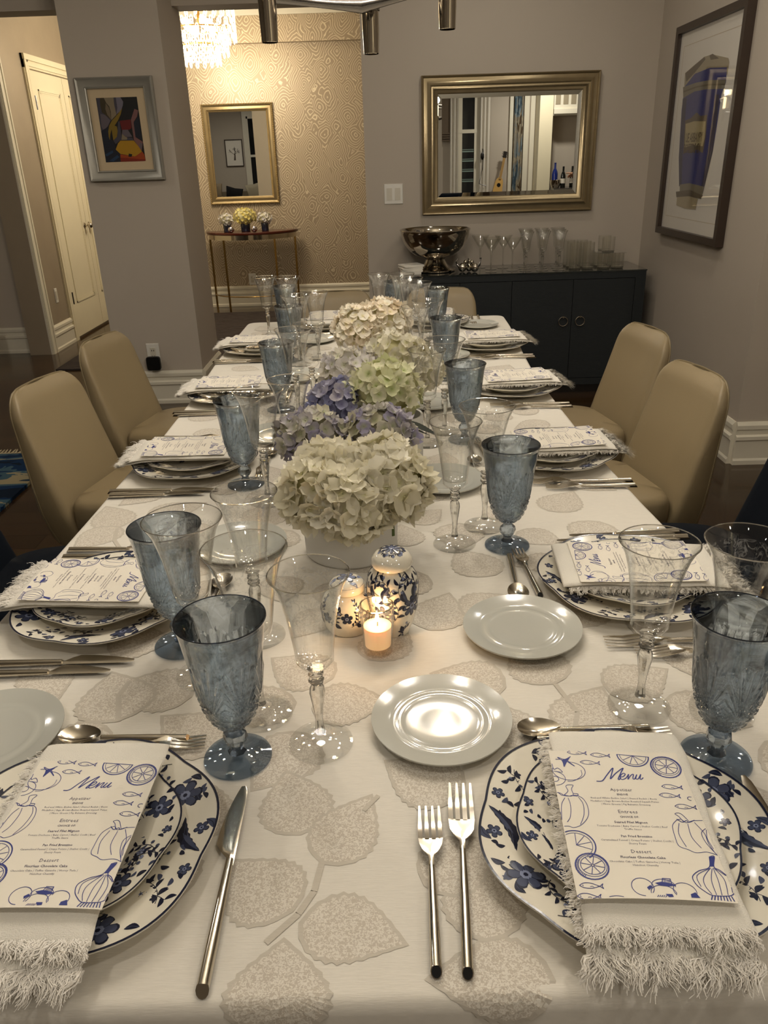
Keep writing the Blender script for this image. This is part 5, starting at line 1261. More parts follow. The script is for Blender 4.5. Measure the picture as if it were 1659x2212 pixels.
FW2, FH2 = .690, .895
m = MB(); rect_frame(m, FW2, FH2, [(0, 0), (0, .022), (.008, .030), (.016, .024), (.026, .018), (.044, .022), (.050, .026), (.056, .020), (.064, .014), (.070, .010), (.070, 0)]); fr = m.build('frame', M_gold, t, smooth=35)
m = MB()
def beads(w, h, y, r, step):
    P_ = []
    k = int(w / step)
    for i in range(k + 1): P_ += [(-w / 2 + w * i / k, -h / 2), (-w / 2 + w * i / k, h / 2)]
    k = int(h / step)
    for i in range(1, k): P_ += [(-w / 2, -h / 2 + h * i / k), (w / 2, -h / 2 + h * i / k)]
    for x, z in P_: m.add([(x + r, y, z), (x - r, y, z), (x, y, z + r), (x, y, z - r), (x, y - r, z)], [(0, 2, 4), (2, 1, 4), (1, 3, 4), (3, 0, 4)])
beads(FW2 - .016, FH2 - .016, -.028, .007, .016); beads(FW2 - .125, FH2 - .125, -.015, .004, .011)
m.build('beading', P('pale_gold_beads', '#d8c390', .3, .8), fr)['kind'] = 'stuff'
m = MB(); plane_y(m, FW2 - .135, FH2 - .135, -.008); m.build('mirror_plate', M_mirror, t)

# abstract picture on the pillar
t = thing('framed_picture', 'colourful abstract picture in a grey frame on the pillar', 'picture', (-1.414, 4.799, 1.549))
m = MB(); rect_frame(m, .416, .513, [(0, 0), (0, .030), (.005, .036), (.010, .034), (.016, .028), (.044, .020), (.048, .026), (.053, .024), (.056, .012), (.056, 0)]); m.build('frame', M_pewter, t, smooth=30)
m = MB(); plane_y(m, .306, .403, -.012); m.build('mat_board', M_mat, t)
cols = {'black': '#0c0b0b', 'navy': '#181f33', 'teal': '#1d3440', 'mauve': '#7c7078', 'greymauve': '#54505e', 'tan': '#8e7b60', 'olive': '#4d3f1e', 'cream': '#a79678', 'yellow': '#d9a416', 'gold': '#a0821e', 'orange': '#c4500c', 'red': '#7e1208', 'pink': '#9a6a66', 'dred': '#9c2a08', 'lilac': '#8d8797', 'blue': '#26466a'}
names = list(cols); mats = [P('picture_paint', tuple(v * .55 for v in rgb(cols[c])[:3]), .45) for c in names]
m = MB()
def art(pts, c, d):
    out = []
    for x, y in pts:      # traced in the crop's pixels: left edge 185..450, right 1240..1475 over y 215..1895
        k = (y - 215) / 1680; l = 185 + 265 * k; r_ = 1240 + 235 * k; u = (x - l) / (r_ - l); out.append((min(max(u, 0), 1) * .222 - .111, -.0122 - d * .00025, .159 - min(max(k, 0), 1) * .318))
    m.add(out[::-1], [tuple(range(len(out)))], names.index(c))
art([(185, 215), (1240, 210), (1475, 1890), (450, 1895)], 'black', 0)
art([(200, 215), (380, 215), (330, 560), (420, 640), (590, 770), (500, 930), (400, 1040), (330, 1060), (260, 640)], 'greymauve', 1)
art([(390, 215), (640, 215), (715, 660), (585, 790), (570, 580), (530, 440), (440, 330)], 'cream', 2)
art([(640, 215), (820, 215), (890, 330), (880, 430), (840, 540), (715, 650), (690, 460)], 'lilac', 2)
art([(640, 215), (700, 215), (740, 480), (715, 650), (660, 400)], 'greymauve', 3)
art([(290, 215), (390, 215), (470, 380), (550, 500), (585, 790), (420, 640), (345, 590), (300, 400)], 'olive', 3)
art([(440, 350), (520, 460), (560, 600), (580, 780), (480, 650), (430, 500)], 'tan', 4)
art([(300, 620), (420, 650), (560, 800), (500, 940), (390, 1050), (330, 950)], 'mauve', 2)
art([(860, 500), (700, 700), (600, 800), (530, 930), (505, 1080), (520, 1230), (550, 1310), (560, 1150), (600, 1000), (680, 920), (760, 800), (830, 640)], 'gold', 5)
art([(590, 1000), (660, 930), (730, 960), (750, 1080), (730, 1230), (640, 1320), (610, 1150)], 'gold', 6)
art([(760, 830), (800, 830), (850, 1240), (1130, 1260), (1165, 1340), (820, 1320), (700, 1420), (640, 1330), (740, 1200)], 'greymauve', 5)
art([(800, 815), (1080, 790), (1110, 1010), (1060, 1050), (860, 1060)], 'red', 6); art([(870, 1050), (1010, 1050), (1130, 1240), (960, 1240), (860, 1150)], 'mauve', 7); art([(860, 1150), (1000, 1260), (990, 1310), (850, 1310)], 'cream', 7)
art([(1180, 520), (1280, 560), (1250, 720), (1160, 860), (1210, 1250), (1400, 1380), (1370, 1620), (1170, 1330), (1090, 800)], 'pink', 6)
art([(1160, 870), (1290, 720), (1370, 1330), (1210, 1240)], 'navy', 7)
art([(820, 1330), (1165, 1340), (1290, 1500), (1380, 1640), (1200, 1760), (820, 1680), (700, 1560), (760, 1400)], 'yellow', 6)
art([(820, 1690), (1200, 1760), (1390, 1640), (1440, 1720), (1475, 1890), (830, 1890)], 'orange', 7); art([(830, 1780), (1050, 1800), (1475, 1850), (1475, 1890), (830, 1890)], 'dred', 8)
art([(1040, 1680), (1130, 1700), (1110, 1770), (1030, 1760)], 'black', 9); art([(1320, 1400), (1390, 1430), (1360, 1590), (1310, 1500)], 'mauve', 8)
art([(330, 1060), (500, 960), (520, 1250), (640, 1340), (700, 1560), (820, 1700), (830, 1890), (450, 1890)], 'navy', 4); art([(430, 1680), (620, 1580), (640, 1640), (470, 1740)], 'blue', 5); art([(540, 1850), (740, 1710), (800, 1760), (640, 1880)], 'blue', 5)
for k in range(5): art([(370 + k * 20, 1240 + k * 70), (540, 1240 + k * 70), (540, 1250 + k * 70), (370 + k * 20, 1250 + k * 70)], 'teal', 6)
m.build('painted_print', mats, t)

# tall picture of a paint tube on the right wall (faces -x)
t = thing('framed_picture', 'tall dark framed picture of a blue paint tube on the right wall', 'picture', (1.614, 4.325, 1.438), -pi / 2)
# local x runs toward -Y (near side), local -y faces the room
FW3, FH3 = .880, 1.010
m = MB(); rect_frame(m, FW3, FH3, [(0, 0), (0, .040), (.034, .040), (.034, .020), (.036, 0)]); m.build('frame', M_walnutf, t)
m = MB(); plane_y(m, FW3 - .07, FH3 - .07, -.018); m.build('mat_board', M_matw, t)
m = MB(); w3, h3 = FW3 - .07, FH3 - .07
m.box(-w3 / 2 + .05, w3 / 2 - .05, -.0186, -.0182, h3 / 2 - .062, h3 / 2 - .060); m.box(-w3 / 2 + .05, w3 / 2 - .05, -.0186, -.0182, -h3 / 2 + .060, -h3 / 2 + .062); m.box(-w3 / 2 + .05, -w3 / 2 + .052, -.0186, -.0182, -h3 / 2 + .06, h3 / 2 - .06); m.box(w3 / 2 - .052, w3 / 2 - .05, -.0186, -.0182, -h3 / 2 + .06, h3 / 2 - .06)
m.build('plate_mark', M_mat, t)
tc_ = {'blue': '#23337c', 'dblue': '#1a2350', 'foil': '#a59a80', 'dfoil': '#5c5244', 'band': '#7d7868', 'label': '#b3a67e', 'ink': '#4a3a22', 'cap': '#b0a384'}
tn = list(tc_); tm = [P('tube_print', tc_[c], .5, var=.12, vscale=30) for c in tn]
m = MB()
def tube_art(pts, c, d):
    # crop pixels of the picture: its inner sheet is a quad; invert by rows
    out = []
    for x, y in pts:
        u = None
        # left edge (260,290)->(95,1925), right edge (780,75)->(527,2030)
        lo, hi = 0.0, 1.0
        for _ in range(30):
            v = (lo + hi) / 2; lx, ly = 260 - 165 * v, 290 + 1635 * v; rx, ry = 780 - 253 * v, 75 + 1955 * v
            k = (x - lx) / (rx - lx); yy = ly + (ry - ly) * k
            if yy < y: lo = v
            else: hi = v
        # foreshortening along the wall: near side magnified
        kk = k / (k + (1 - k) * 1.19)
        out.append((-w3 / 2 + w3 * kk, -.0184 - d * .0003, h3 / 2 - h3 * v))
    m.add(out[::-1], [tuple(range(len(out)))], tn.index(c))
tube_art([(305, 590), (380, 530), (480, 450), (540, 430), (650, 465), (655, 500), (640, 600), (450, 640), (300, 700)], 'foil', 1)
tube_art([(310, 590), (480, 450), (490, 470), (400, 580), (320, 660)], 'dfoil', 2); tube_art([(520, 440), (545, 425), (590, 465), (530, 475)], 'dfoil', 2)
tube_art([(305, 700), (400, 590), (520, 540), (640, 540), (630, 660), (600, 760), (560, 1050), (530, 1250), (480, 1400), (455, 1620), (270, 1560), (262, 1300), (280, 900)], 'blue', 2)
tube_art([(290, 800), (330, 790), (300, 1200), (290, 1560), (268, 1560), (262, 1300)], 'dblue', 3); tube_art([(590, 760), (530, 1250), (455, 1620), (440, 1600), (505, 1200), (560, 760)], 'dblue', 3)
tube_art([(290, 705), (420, 660), (520, 640), (630, 640), (620, 715), (500, 715), (400, 735), (295, 795)], 'band', 4); tube_art([(295, 735), (420, 690), (520, 670), (625, 672), (624, 685), (520, 684), (420, 704), (295, 750)], 'dfoil', 5)
tube_art([(275, 1545), (360, 1530), (465, 1560), (450, 1640), (350, 1600), (275, 1610)], 'band', 4); tube_art([(240, 1610), (360, 1590), (455, 1640), (440, 1670), (350, 1650), (245, 1660)], 'dfoil', 5); tube_art([(250, 1660), (350, 1650), (420, 1670), (400, 1770), (320, 1765), (245, 1735)], 'cap', 5)
tube_art([(320, 980), (370, 960), (420, 910), (450, 940), (500, 930), (490, 1100), (465, 1260), (420, 1230), (380, 1260), (350, 1235), (305, 1275), (310, 1100)], 'dfoil', 5)
tube_art([(325, 1010), (400, 985), (490, 985), (480, 1130), (465, 1200), (390, 1190), (318, 1215)], 'label', 6)
m.build('tube_print', tm, t)
def walltext(s, width, cx, cz, y, mat, parent, name='lettering'):
    cu = bpy.data.curves.new('lettering', 'FONT'); cu.body = s; cu.align_x = 'CENTER'; cu.align_y = 'CENTER'; cu.resolution_u = 2; cu.offset = .015
    ob = bpy.data.objects.new('lettering', cu); COL.objects.link(ob); dg = bpy.context.evaluated_depsgraph_get(); ev = ob.evaluated_get(dg); me = ev.to_mesh()
    xs = [v.co.x for v in me.vertices]; k = width / (max(xs) - min(xs)); L = MB(); L.add([(cx + v.co.x * k, y, cz + v.co.y * k * 1.5) for v in me.vertices], [tuple(p.vertices) for p in me.polygons]); ev.to_mesh_clear(); bpy.data.objects.remove(ob); bpy.data.curves.remove(cu)
    return L.build(name, mat, parent)
walltext('UE ABBAYPY', .23, -.055, -.025, -.0208, tm[tn.index('ink')], t); walltext('BOSEEDE CY', .23, -.065, -.075, -.0208, tm[tn.index('ink')], t)
m = MB(); m.box(-w3 / 2, w3 / 2, -.026, -.0245, -h3 / 2, h3 / 2); m.build('glazing', M_pict, t)

# ---------------------------------------------------------------- chandelier over the table
t = thing('chandelier', 'branching satin nickel chandelier hanging over the table', 'chandelier', (0, 0, 0))
ND = [(-.234, 2.00, 1.694), (-.012, 2.15, 1.688), (.157, 2.00, 1.708), (-.42, 1.80, 1.80), (.40, 1.80, 1.80), (-.28, 1.58, 1.83), (.25, 1.58, 1.83), (.0, 1.48, 1.84), (-.06, 1.86, 1.90)]
EDG = [((-.234, 2.00), (-.012, 2.06)), ((-.012, 2.06), (.157, 2.0)), ((-.012, 2.06), (-.012, 2.15)), (0, 3), (2, 4), (3, 5), (4, 6), (5, 7), (6, 7), (0, 8), (2, 8), (8, 5), (8, 6)]
def arm(a, b_, sag=.012):
    a, b_ = Vector(a), Vector(b_); pts = []; rs = []
    for i in range(11):
        k = i / 10; p = a.lerp(b_, k); p.z -= sag * sin(pi * k); pts.append(p); rs.append(.011 + .007 * abs(2 * k - 1) ** 2)
    m = MB(); m.tube(pts, rs, 12, flat=.95); m.build('arm', M_brushed, t, smooth=60)
zt = -.008
J = (-.03, 2.07, 1.672)
arm((ND[0][0], ND[0][1], ND[0][2] + zt), J, .004); arm(J, (ND[2][0], ND[2][1], ND[2][2] + zt), .004); arm(J, (ND[1][0], ND[1][1], ND[1][2] - .012), -.002)
for e in EDG[3:]: a, b_ = ND[e[0]], ND[e[1]]; arm((a[0], a[1], a[2] + zt), (b_[0], b_[1], b_[2] + zt))
for i, (x, y, z) in enumerate(ND):
    zc = z - (.006 if i == 1 else 0)
    m = MB(); m.lathe([(.0195, zc - .012), (.0225, zc - .010), (.0230, zc), (.0230, zc + .016), (.0185, zc + .020)], 24, tf=lambda p: Vector((p.x + x, p.y + y, p.z))); m.build('collar', M_brushed, t, smooth=40)
    m = MB(); m.lathe([(.0165, zc - .098), (.0180, zc - .097), (.0196, zc - .05), (.0202, zc - .011)], 28, tf=lambda p: Vector((p.x + x, p.y + y, p.z)), cap0=False, cap1=False); m.lathe([(.0165, zc - .098), (.0162, zc - .085), (.001, zc - .084)][::-1], 28, tf=lambda p: Vector((p.x + x, p.y + y, p.z)), cap0=False, cap1=False); m.build('lower_cylinder', M_chrome, t, smooth=40)
    m = MB(); m.lathe([(.012, z + .018), (.0165, z + .02), (.017, z + .06), (.017, z + .105), (.012, z + .112), (.001, z + .114)], 20, tf=lambda p: Vector((p.x + x, p.y + y, p.z))); m.build('lamp_tube', M_bulb, t, smooth=40)
    light('chandelier_lamp', 'POINT', (x, y, z + .15), 3.9, (1.0, .925, .82), .03)
m = MB(); m.tube([(-.06, 1.86, 1.90), (-.06, 1.86, CH - .03)], .008, 10); m.build('hanging_rod', M_brushed, t, smooth=60)
m = MB(); m.lathe([(.07, CH - .03), (.075, CH - .02), (.075, CH - .001)], 32, tf=lambda p: Vector((p.x - .06, p.y + 1.86, p.z))); m.build('ceiling_rose', M_brushed, t, smooth=40)

# ---------------------------------------------------------------- foyer beyond the opening
fx, fy = -1.41, 7.3
t = thing('crystal_chandelier', 'glowing tiered crystal chandelier in the foyer', 'chandelier', (fx, fy, 0))
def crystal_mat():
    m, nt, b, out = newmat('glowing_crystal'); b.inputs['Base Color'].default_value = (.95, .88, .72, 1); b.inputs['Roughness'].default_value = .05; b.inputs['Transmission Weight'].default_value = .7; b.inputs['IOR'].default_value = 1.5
    b.inputs['Emission Color'].default_value = rgb('#ffe2ac'); b.inputs['Emission Strength'].default_value = 2.2; return m  # emission paints the bulbs' light into the crystal drops
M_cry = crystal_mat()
mm = MB()
for k in range(12):
    a0, a1 = 2 * pi * k / 12, 2 * pi * (k + 1) / 12
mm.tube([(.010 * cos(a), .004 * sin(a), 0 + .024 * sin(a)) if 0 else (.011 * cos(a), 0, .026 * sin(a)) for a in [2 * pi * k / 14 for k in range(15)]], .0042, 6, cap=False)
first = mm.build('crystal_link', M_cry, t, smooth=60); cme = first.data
bpy.data.objects.remove(first)
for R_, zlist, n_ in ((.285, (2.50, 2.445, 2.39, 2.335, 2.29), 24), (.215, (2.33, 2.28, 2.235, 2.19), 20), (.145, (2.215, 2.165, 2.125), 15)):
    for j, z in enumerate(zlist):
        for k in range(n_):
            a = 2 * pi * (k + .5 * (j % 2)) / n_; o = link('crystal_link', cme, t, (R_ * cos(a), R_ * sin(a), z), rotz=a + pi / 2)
    m = MB(); m.tube([(R_ * cos(a), R_ * sin(a), zlist[0] + .03) for a in [2 * pi * k / 36 for k in range(37)]], .006, 8, cap=False); m.build('tier_ring', M_brass, t, smooth=60)
for k in range(6):
    a = 2 * pi * k / 6; m = MB(); m.ball((.10 * cos(a), .10 * sin(a), 2.36 + .04 * (k % 2)), .03, 8, sc=(1, 1, 1.5)); m.build('bulb', M_bulb, t, smooth=80)
m = MB(); m.tube([(0, 0, 2.4), (0, 0, 2.72)], .012, 10); m.build('rod', M_brass, t, smooth=60)
for a in (0, 2.1, 4.2): light('foyer_lamp', 'POINT', (fx + .33 * cos(a), fy + .33 * sin(a), 2.2), 11.0, (1.0, .87, .68), .08)
light('foyer_lamp_low', 'POINT', (fx, fy, 2.05), 14.0, (1.0, .87, .68), .10)

# half-moon console
t = thing('console_table', 'half-moon mahogany console with slim metal legs in the foyer', 'console table', (-1.30, 8.36, 0))
def dshape(r, d, z, n=24): return [(r * cos(pi + pi * k / n), d * sin(pi + pi * k / n) * 1.0, z) for k in range(n + 1)]
m = MB(); m.loft([dshape(.455, .36, .735), dshape(.46, .365, .740), dshape(.46, .365, .755), dshape(.455, .36, .76)]); m.build('top', M_red, t, smooth=40)
m = MB(); m.loft([dshape(.44, .345, .690), dshape(.44, .345, .735)]); m.build('apron', M_chrome, t, smooth=40)
for k, a in enumerate((pi + .12, pi + .95, 2 * pi - .95, 2 * pi - .12)):
    m = MB(); x, y = .43 * cos(a), .335 * sin(a); m.box(x - .009, x + .009, y - .009, y + .009, 0, .69); m.build('leg', M_brass, t)
m = MB(); m.tube([(.43 * cos(a), .335 * sin(a), .15) for a in [pi + .12 + (pi - .24) * k / 20 for k in range(21)]], .005, 8); m.build('stretcher', M_brass, t, smooth=60)
for x, y, r, kd, lb, vr in ((-1.515, 8.16, .070, 'pale', 'small pale hydrangea bloom left on the foyer console', .035), (-1.335, 8.17, .108, 'yellow', 'large yellow hydrangea bloom in the middle of the foyer console', .045), (-1.145, 8.18, .070, 'pale', 'small pale hydrangea bloom right on the foyer console', .035)):
    o = vase('flower_vase', 'dark blue glass vase, ' + {-1.515: 'leftmost', -1.335: 'middle one', -1.145: 'rightmost'}[x] + ' of three on the foyer console', (x, y, .761), vr, .075, 1.1, P('deep_blue_glass', '#20243a', .1, spec=.8)); 
    hydrangea(kd, (x, y, .761 + .075 + r * .55), r, (1.05, 1, .85), 44 if kd == 'yellow' else 30, .0175, lb, 'foyer hydrangeas', int(r * 1000) + int(x * -10), dirn=(0, -.3, 1))
for i, x in enumerate((-1.46, -1.235)):
    t = thing('mercury_votive', ('left', 'right')[i] + ' round silver mercury glass votive on the foyer console', 'candle holder', (x, 8.06, .761), 0, 'mercury glass votives')
    m = MB(); m.lathe([(.012, 0), (.024, .008), (.031, .024), (.028, .040), (.020, .050), (.018, .050), (.024, .038), (.026, .024), (.002, .010)], 24); m.build('ball', P('mercury_glass', '#c9c2cc', .12, 1.0, var=.3, vscale=70), t, smooth=50)
# rugs
t = thing('rug', 'dark charcoal wool rug on the foyer floor', 'rug', (0, 0, 0)); m = MB(); m.box(-2.45, -.15, 5.75, 8.0, .001, .012); m.build('pile', M_rug2, t)
t = thing('fringed_rug', 'blue and cream patterned rug with knotted fringe at the left', 'rug', (0, 0, 0)); m = MB(); m.box(-4.6, -1.70, 1.2, 3.86, .001, .016); m.build('pile', M_rug, t)
m = MB(); rd = random.Random(8)
for k in range(150):
    x = -4.55 + 2.83 * k / 150; m.tube([(x, 3.85, .010), (x + .006, 3.90, .007), (x + rd.uniform(-.012, .016), 3.955, .005)], [.006, .005, .003], 5)
m.build('fringe', P('cream_wool', '#b3a687', .9), t)['kind'] = 'stuff'
# white side table at the left picture edge
t = thing('side_table', 'white side table leg and edge at the far left in the hall', 'side table', (-3.10, 5.72, 0))
m = MB(); m.box(-.42, .0, -.3, .3, .44, .47); m.build('top', M_white, t)
for sx in (-.39, -.035):
    for sy in (-.26, .26): m = MB(); m.tube([(sx, sy, 0), (sx, sy, .44)], [.012, .018], 8); m.build('leg', M_white, t)

# ---------------------------------------------------------------- what the mirrors show: window wall, guitar, kitchen, sofa
WY = -2.62
def wbox(m, x0, x1, y0, y1, z0, z1, mi=0): m.box(x0, x1, y0, y1, z0, z1, mi)
# window of the dining room (in the silver mirror)
def window(name, x0, x1, zb, zt_, rail, bars):
    m = MB()
    for a in (x0 - .09, x1): wbox(m, a, a + .09, WY, WY + .03, 0 if zb < .5 else zb - .09, zt_ + .09)
    wbox(m, x0 - .09, x1 + .09, WY, WY + .035, zt_, zt_ + .10); wbox(m, x0 - .12, x1 + .12, WY, WY + .06, zb - .05, zb)
    o = struct(m.build(name, M_white), 'white framed sash window, dark outside')
    m = MB()
    for a in (x0, x1 - .035): wbox(m, a, a + .035, WY + .002, WY + .025, zb, zt_)
    wbox(m, x0, x1, WY + .002, WY + .03, rail - .025, rail + .025); wbox(m, x0, x1, WY + .002, WY + .025, zb, zb + .045); wbox(m, x0, x1, WY + .002, WY + .025, zt_ - .045, zt_); m.build('sash', M_white, o)
    m = MB(); wbox(m, x0, x1, WY + .002, WY + .006, zb, zt_); m.build('night_pane', P('night_window', '#10161a', .05, spec=.8), o)
    if bars:
        for z in bars: m = MB(); wbox(m, x0 + .04, x1 - .04, WY + .008, WY + .014, z, z + .018); wbox(m, x0 + .04, x1 - .04, WY + .008, WY + .014, z + .03, z + .04); m.build('outside_rail', P('green_rail', '#7f948c', .5), o)
    return o
window('window_1', 1.20, 1.45, .75, 2.35, 1.72, (1.44, 1.31, 1.17, 1.03))
window('window_2', -2.95, -2.55, .60, 2.35, 1.55, ())
def curtain(label, x0, x1, z0, z1, mat, y=WY + .07, amp=.018, fr=60):
    m = MB(); n_ = 40; m.grid(lambda u, v: (x0 + (x1 - x0) * u, y + amp * sin(u * (x1 - x0) * fr * 2), z0 + (z1 - z0) * v), n_, 2); m.grid(lambda u, v: (x1 - (x1 - x0) * u, y - .004 + amp * sin((1 - u) * (x1 - x0) * fr * 2), z0 + (z1 - z0) * v), n_, 2)
    o = m.build('curtain', mat, smooth=60); tag(o, label, 'curtain'); return o
M_curt = P('white_curtain_cloth', '#d8d2c6', .9)
curtain('white curtain left of the window in the silver mirror', 1.05, 1.17, .02, 2.4, M_curt); curtain('white curtain right of the window in the silver mirror', 1.49, 1.64, .02, 2.4, M_curt)
M_patt = rug_mat('patterned_drape', ['#4a5a66', '#7d8a90', '#8d8577', '#a39a86', '#5b4c3c'], 9.0, (1, 1, .35))
curtain('blue grey patterned drape beside the kitchen door', 1.99, 2.12, .02, 2.45, M_patt)
m = MB(); wbox(m, .93, 1.06, WY + .03, WY + .06, 1.62, 2.4)
for k in range(4): wbox(m, .93, 1.06, WY + .03, WY + .075, 1.60 + k * .03, 1.615 + k * .03)
tag(m.build('roman_shade', P('taupe_shade', '#6b5d4e', .9)), 'taupe roman shade at the left edge of the silver mirror', 'shade')
t = thing('curtain_tieback', 'dark cord with a tassel hanging on the white curtain', 'tieback', (1.53, WY + .11, 0))
m = MB(); m.tube([(0, 0, 1.48), (.01, 0, 1.40), (.0, 0, 1.2), (-.04, 0, 1.0), (.06, 0, .97)], .006, 6); m.build('cord', M_blackp, t); m = MB(); m.lathe([(.004, 1.44), (.022, 1.41), (.026, 1.36), (.01, 1.33)], 10); m.build('tassel', M_blackp, t, smooth=50)
# guitar
t = thing('guitar', 'small pale wooden guitar leaning against the grey wall in the mirror', 'guitar', (1.77, WY + .12, .95), 0, rot=(R(8), R(12), 0))
m = MB(); o_ = []
for k in range(32):
    a = 2 * pi * k / 32; r = .088 + .022 * cos(2 * a + pi) * 1.0 - .012 * sin(a); o_.append((r * cos(a) * .95, r * sin(a) * 1.35))
m.loft([[(x, 0, z) for x, z in o_], [(x, .055, z) for x, z in o_]][::-1]); m.build('body', P('spruce_guitar_top', '#c8a05c', .35, var=.08), t, smooth=35)
m = MB(); m.lathe([(.028, .0), (.028, .001)], 20, tf=lambda p: Vector((p.x, .0562 + p.z, p.y + .02))); m.build('sound_hole', M_blackp, t)
m = MB(); m.box(-.018, .018, .05, .066, .10, .40); m.build('neck', P('maple_neck', '#a07f4c', .4), t)
m = MB(); m.box(-.026, .026, .05, .064, .40, .49); [m.tube([(s * .026, .057, z), (s * .042, .057, z)], .005, 6) for s in (-1, 1) for z in (.42, .45, .475)]; m.build('headstock', M_darkleg, t)
m = MB(); m.box(-.05, .05, -.03, .08, -.99 + .03, -.14); m.build('stand', M_blackp, t)
# trims, cabinet front, kitchen pass-through
m = MB(); wbox(m, 1.93, 1.98, WY, WY + .04, 0, 2.5); wbox(m, 2.14, 2.21, WY, WY + .05, 0, 2.5); wbox(m, 2.235, 2.30, WY, WY + .03, 0, 2.5); struct(m.build('trim_6', M_white))
t = thing('tall_cabinet', 'tall cream cabinet side beside the kitchen counter in the mirror', 'cabinet', (0, 0, 0)); m = MB(); wbox(m, 2.31, 2.50, WY + .002, WY + .35, 0, 2.5); m.build('carcass', M_cream, t)
t = thing('kitchen_wall_cabinet', 'white glazed kitchen wall cabinet over the counter in the mirror', 'cabinet', (0, 0, 0)); m = MB(); wbox(m, 2.51, 3.55, WY + .01, WY + .34, 1.88, 2.5); m.build('carcass', M_white, t)
for k in range(6): m = MB(); wbox(m, 2.53 + k * .11, 2.60 + k * .11, WY + .34, WY + .345, 2.02, 2.45); m.build('glass_door_pane', P('dim_cabinet_glass', '#9c917b', .2), t)
m = MB(); wbox(m, 2.51, 3.55, WY + .34, WY + .37, 1.90, 1.96); m.build('cornice', M_white, t)
t = thing('kitchen_counter', 'kitchen counter with bottles behind the camera', 'counter', (0, 0, 0)); m = MB(); wbox(m, 2.51, 3.55, WY + .01, WY + .62, 0, .88); m.build('base', M_white, t); m = MB(); wbox(m, 2.51, 3.57, WY + .01, WY + .65, .88, .92); m.build('worktop', P('stone_worktop', '#55504a', .3, var=.2, vscale=30), t)
def bottle(label, x, y, h, col, white_label):
    t = thing('wine_bottle', label, 'bottle', (x, y, .92), 0, 'bottles on the kitchen counter')
    m = MB(); r = h * .125; m.lathe([(r * .9, 0), (r, .004), (r, h * .55), (r * .8, h * .66), (r * .36, h * .78), (r * .34, h * .97), (r * .4, h * .975), (r * .38, h)], 20); m.build('bottle_glass', P('bottle_glass', col, .08, spec=.8), t, smooth=40)
    if white_label: m = MB(); m.lathe([(r * 1.01, h * .22), (r * 1.01, h * .44)], 20, cap0=False, cap1=False); m.build('paper_label', M_card, t, smooth=60); m = MB(); m.lathe([(r * .42, h * .80), (r * .42, h * .99), (.001, h)], 12); m.build('foil', M_blackp, t)
    return t
bottle('slim cobalt blue bottle on the kitchen counter in the mirror', 2.58, -2.30, .34, '#142a78', False); bottle('dark champagne bottle with white label under the hand', 2.66, -2.10, .29, '#0d1210', True); bottle('second dark bottle with white label behind the hand', 2.80, -2.14, .29, '#0d1210', True)
m = MB(); m.lathe([(.05, 0), (.075, .06), (.08, .11), (.076, .11), (.07, .06), (.001, .01)], 24); tag(m.build('ice_bucket', M_chrome, None, (2.50 + .06, -2.12, .9205), smooth=40), 'small silver ice bucket on the kitchen counter', 'bucket')

# guest reaching for the bottle: one continuous skinned body, only the hand shows in the mirror
def skin(name, verts, edges, rad, mat, parent, lv=2):
    me = bpy.data.meshes.new(name); me.from_pydata(verts, edges, []); o = link(name, me, parent); me.materials.append(mat)
    md = o.modifiers.new('skin', 'SKIN'); md.use_smooth_shade = True
    for i, r in enumerate(rad): me.skin_vertices[0].data[i].radius = (r, r) if not isinstance(r, tuple) else r
    me.skin_vertices[0].data[0].use_root = True
    s = o.modifiers.new('sub', 'SUBSURF'); s.levels = lv; s.render_levels = lv
    return o
t = thing('person', 'guest in a dark sweater reaching for a bottle at the kitchen counter', 'person', (3.12, -1.70, 0))
M_skin = P('skin', '#b98868', .5, sub=.1); M_sweater = P('dark_sweater', '#15151a', .9)
vs = [(0, 0, .95), (0, 0, 1.15), (0, 0, 1.36), (0, 0, 1.47), (0, -.01, 1.60), (-.19, 0, 1.38), (-.30, -.14, 1.16), (-.335, -.30, 1.115), (.19, 0, 1.38), (.24, .04, 1.10), (.22, -.04, .86), (-.09, 0, .90), (-.10, 0, .50), (-.10, .02, .08), (-.10, -.10, .03), (.09, 0, .90), (.10, 0, .50), (.10, .02, .08), (.10, -.10, .03)]
ed = [(0, 1), (1, 2), (2, 3), (3, 4), (2, 5), (5, 6), (6, 7), (2, 8), (8, 9), (9, 10), (0, 11), (11, 12), (12, 13), (13, 14), (0, 15), (15, 16), (16, 17), (17, 18)]
skin('body', vs, ed, [.14, .13, (.17, .11), .055, .095, .06, .043, .028, .06, .042, .03, .09, .06, .045, .035, .09, .06, .045, .035], M_sweater, t)
hw = [(-.335, -.295, 1.115), (-.345, -.345, 1.105), (-.36, -.375, 1.10), (-.38, -.405, 1.085), (-.395, -.41, 1.06), (-.35, -.385, 1.095), (-.365, -.42, 1.078), (-.38, -.43, 1.05), (-.338, -.38, 1.09), (-.345, -.42, 1.07), (-.355, -.435, 1.045), (-.328, -.37, 1.085), (-.325, -.405, 1.065), (-.33, -.42, 1.045), (-.365, -.34, 1.115), (-.40, -.36, 1.12), (-.43, -.375, 1.115)]
he = [(0, 1), (1, 2), (2, 3), (3, 4), (1, 5), (5, 6), (6, 7), (1, 8), (8, 9), (9, 10), (1, 11), (11, 12), (12, 13), (1, 14), (14, 15), (15, 16)]
skin('hand', hw, he, [.026, .030] + [.010, .009, .008] * 4 + [.013, .010, .009], M_skin, t)
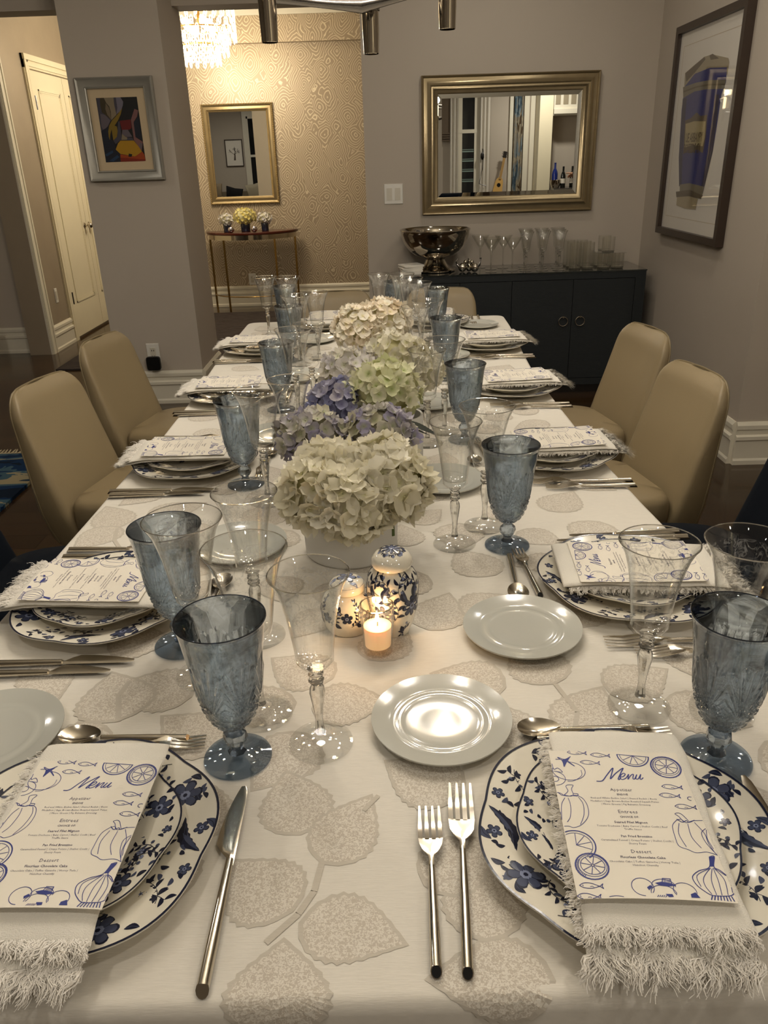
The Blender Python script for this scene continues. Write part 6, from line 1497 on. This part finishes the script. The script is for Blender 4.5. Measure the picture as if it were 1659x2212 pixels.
m = MB(); m.ball((0, -.02, 1.64), .092, 12, sc=(.85, 1, 1.2)); m.ball((0, -.115, 1.635), .014, 6); m.ball((.08, -.01, 1.64), .02, 6, sc=(.4, 1, 1.3)); m.ball((-.08, -.01, 1.64), .02, 6, sc=(.4, 1, 1.3)); m.tube([(-.025, -.108, 1.59), (0, -.113, 1.588), (.025, -.108, 1.59)], .005, 6); m.build('head', M_skin, t, smooth=80)
m = MB(); [m.ball((s * .03, -.103, 1.665), .010, 6) for s in (-1, 1)]; m.build('eyes', M_plastic, t, smooth=80)
m = MB(); m.ball((0, .01, 1.675), .098, 12, sc=(.9, 1, 1.08)); m.build('hair', P('brown_hair', '#2e2018', .6), t, smooth=80)

# sofa and tree print seen in the gold foyer mirror
t = thing('sofa', 'beige sofa against the grey wall seen in the foyer mirror', 'sofa', (-3.5, -2.2, 0))
m = MB(); m.box(-.95, .95, -.38, .45, .12, .42); m.build('base', P('beige_upholstery', '#8c7f68', .9), t); m = MB(); m.box(-.95, .95, -.38, -.20, .42, .82); m.build('back', P('beige_upholstery', '#8c7f68', .9), t)
def pillow(label, x, z, s, col, r=0):
    m = MB(); rows = []
    for k in range(7):
        y = (k - 3) / 3; q = sqrt(max(.02, 1 - abs(y) ** 2.5)); rows.append([(s * q ** .25 * (1 if abs(y) < 1 else .8) * sx, y * .07, s * q ** .25 * sz) for sx, sz in ((-1, -1), (0, -.9), (1, -1), (.9, 0), (1, 1), (0, .9), (-1, 1), (-.9, 0))])
    m.loft(rows); o = m.build('pillow', P('pillow_cloth', col, .9), None, (x, -2.24 + .02, z), rot=(R(-12), R(r), 0), smooth=50); tag(o, label, 'pillow', 'sofa pillows')
pillow('beige pillow at the left of the sofa in the foyer mirror', -3.78, .80, .22, '#9a8a70', 3); pillow('black velvet pillow in front on the sofa in the foyer mirror', -3.31, .73, .19, '#0c0c0e', 12); pillow('cream pillow at the right of the sofa in the foyer mirror', -2.82, .80, .19, '#b0a68e', -10)
t = thing('framed_print', 'small framed print of a windswept tree seen in the foyer mirror', 'picture', (-3.28, WY + .002, 1.62), pi)
m = MB(); rect_frame(m, .40, .56, [(0, 0), (0, .025), (.018, .025), (.02, .01), (.02, 0)]); m.build('frame', M_walnutf, t)
m = MB(); plane_y(m, .37, .53, -.008); m.build('paper', M_matw, t)
m = MB(); rd = random.Random(4)
def flat_branch(x, z, a, L, w, d):
    x1, z1 = x + L * cos(a), z + L * sin(a); m.add([(x - w, -.0085, z), (x + w, -.0085, z), (x1 + w * .6, -.0085, z1), (x1 - w * .6, -.0085, z1)], [(0, 1, 2, 3)])
    if d > 0:
        for k in range(3): flat_branch(x1, z1, a + rd.uniform(-.9, .9), L * rd.uniform(.5, .8), w * .6, d - 1)
flat_branch(0, -.15, pi / 2 + .1, .12, .022, 0); flat_branch(-.005, -.04, pi / 2 + .3, .07, .014, 4); flat_branch(.0, -.03, .6, .06, .01, 3); flat_branch(0, -.03, 2.6, .06, .01, 3)
m.build('tree_drawing', P('sepia_ink', '#54483e', .7), t)['kind'] = 'stuff'
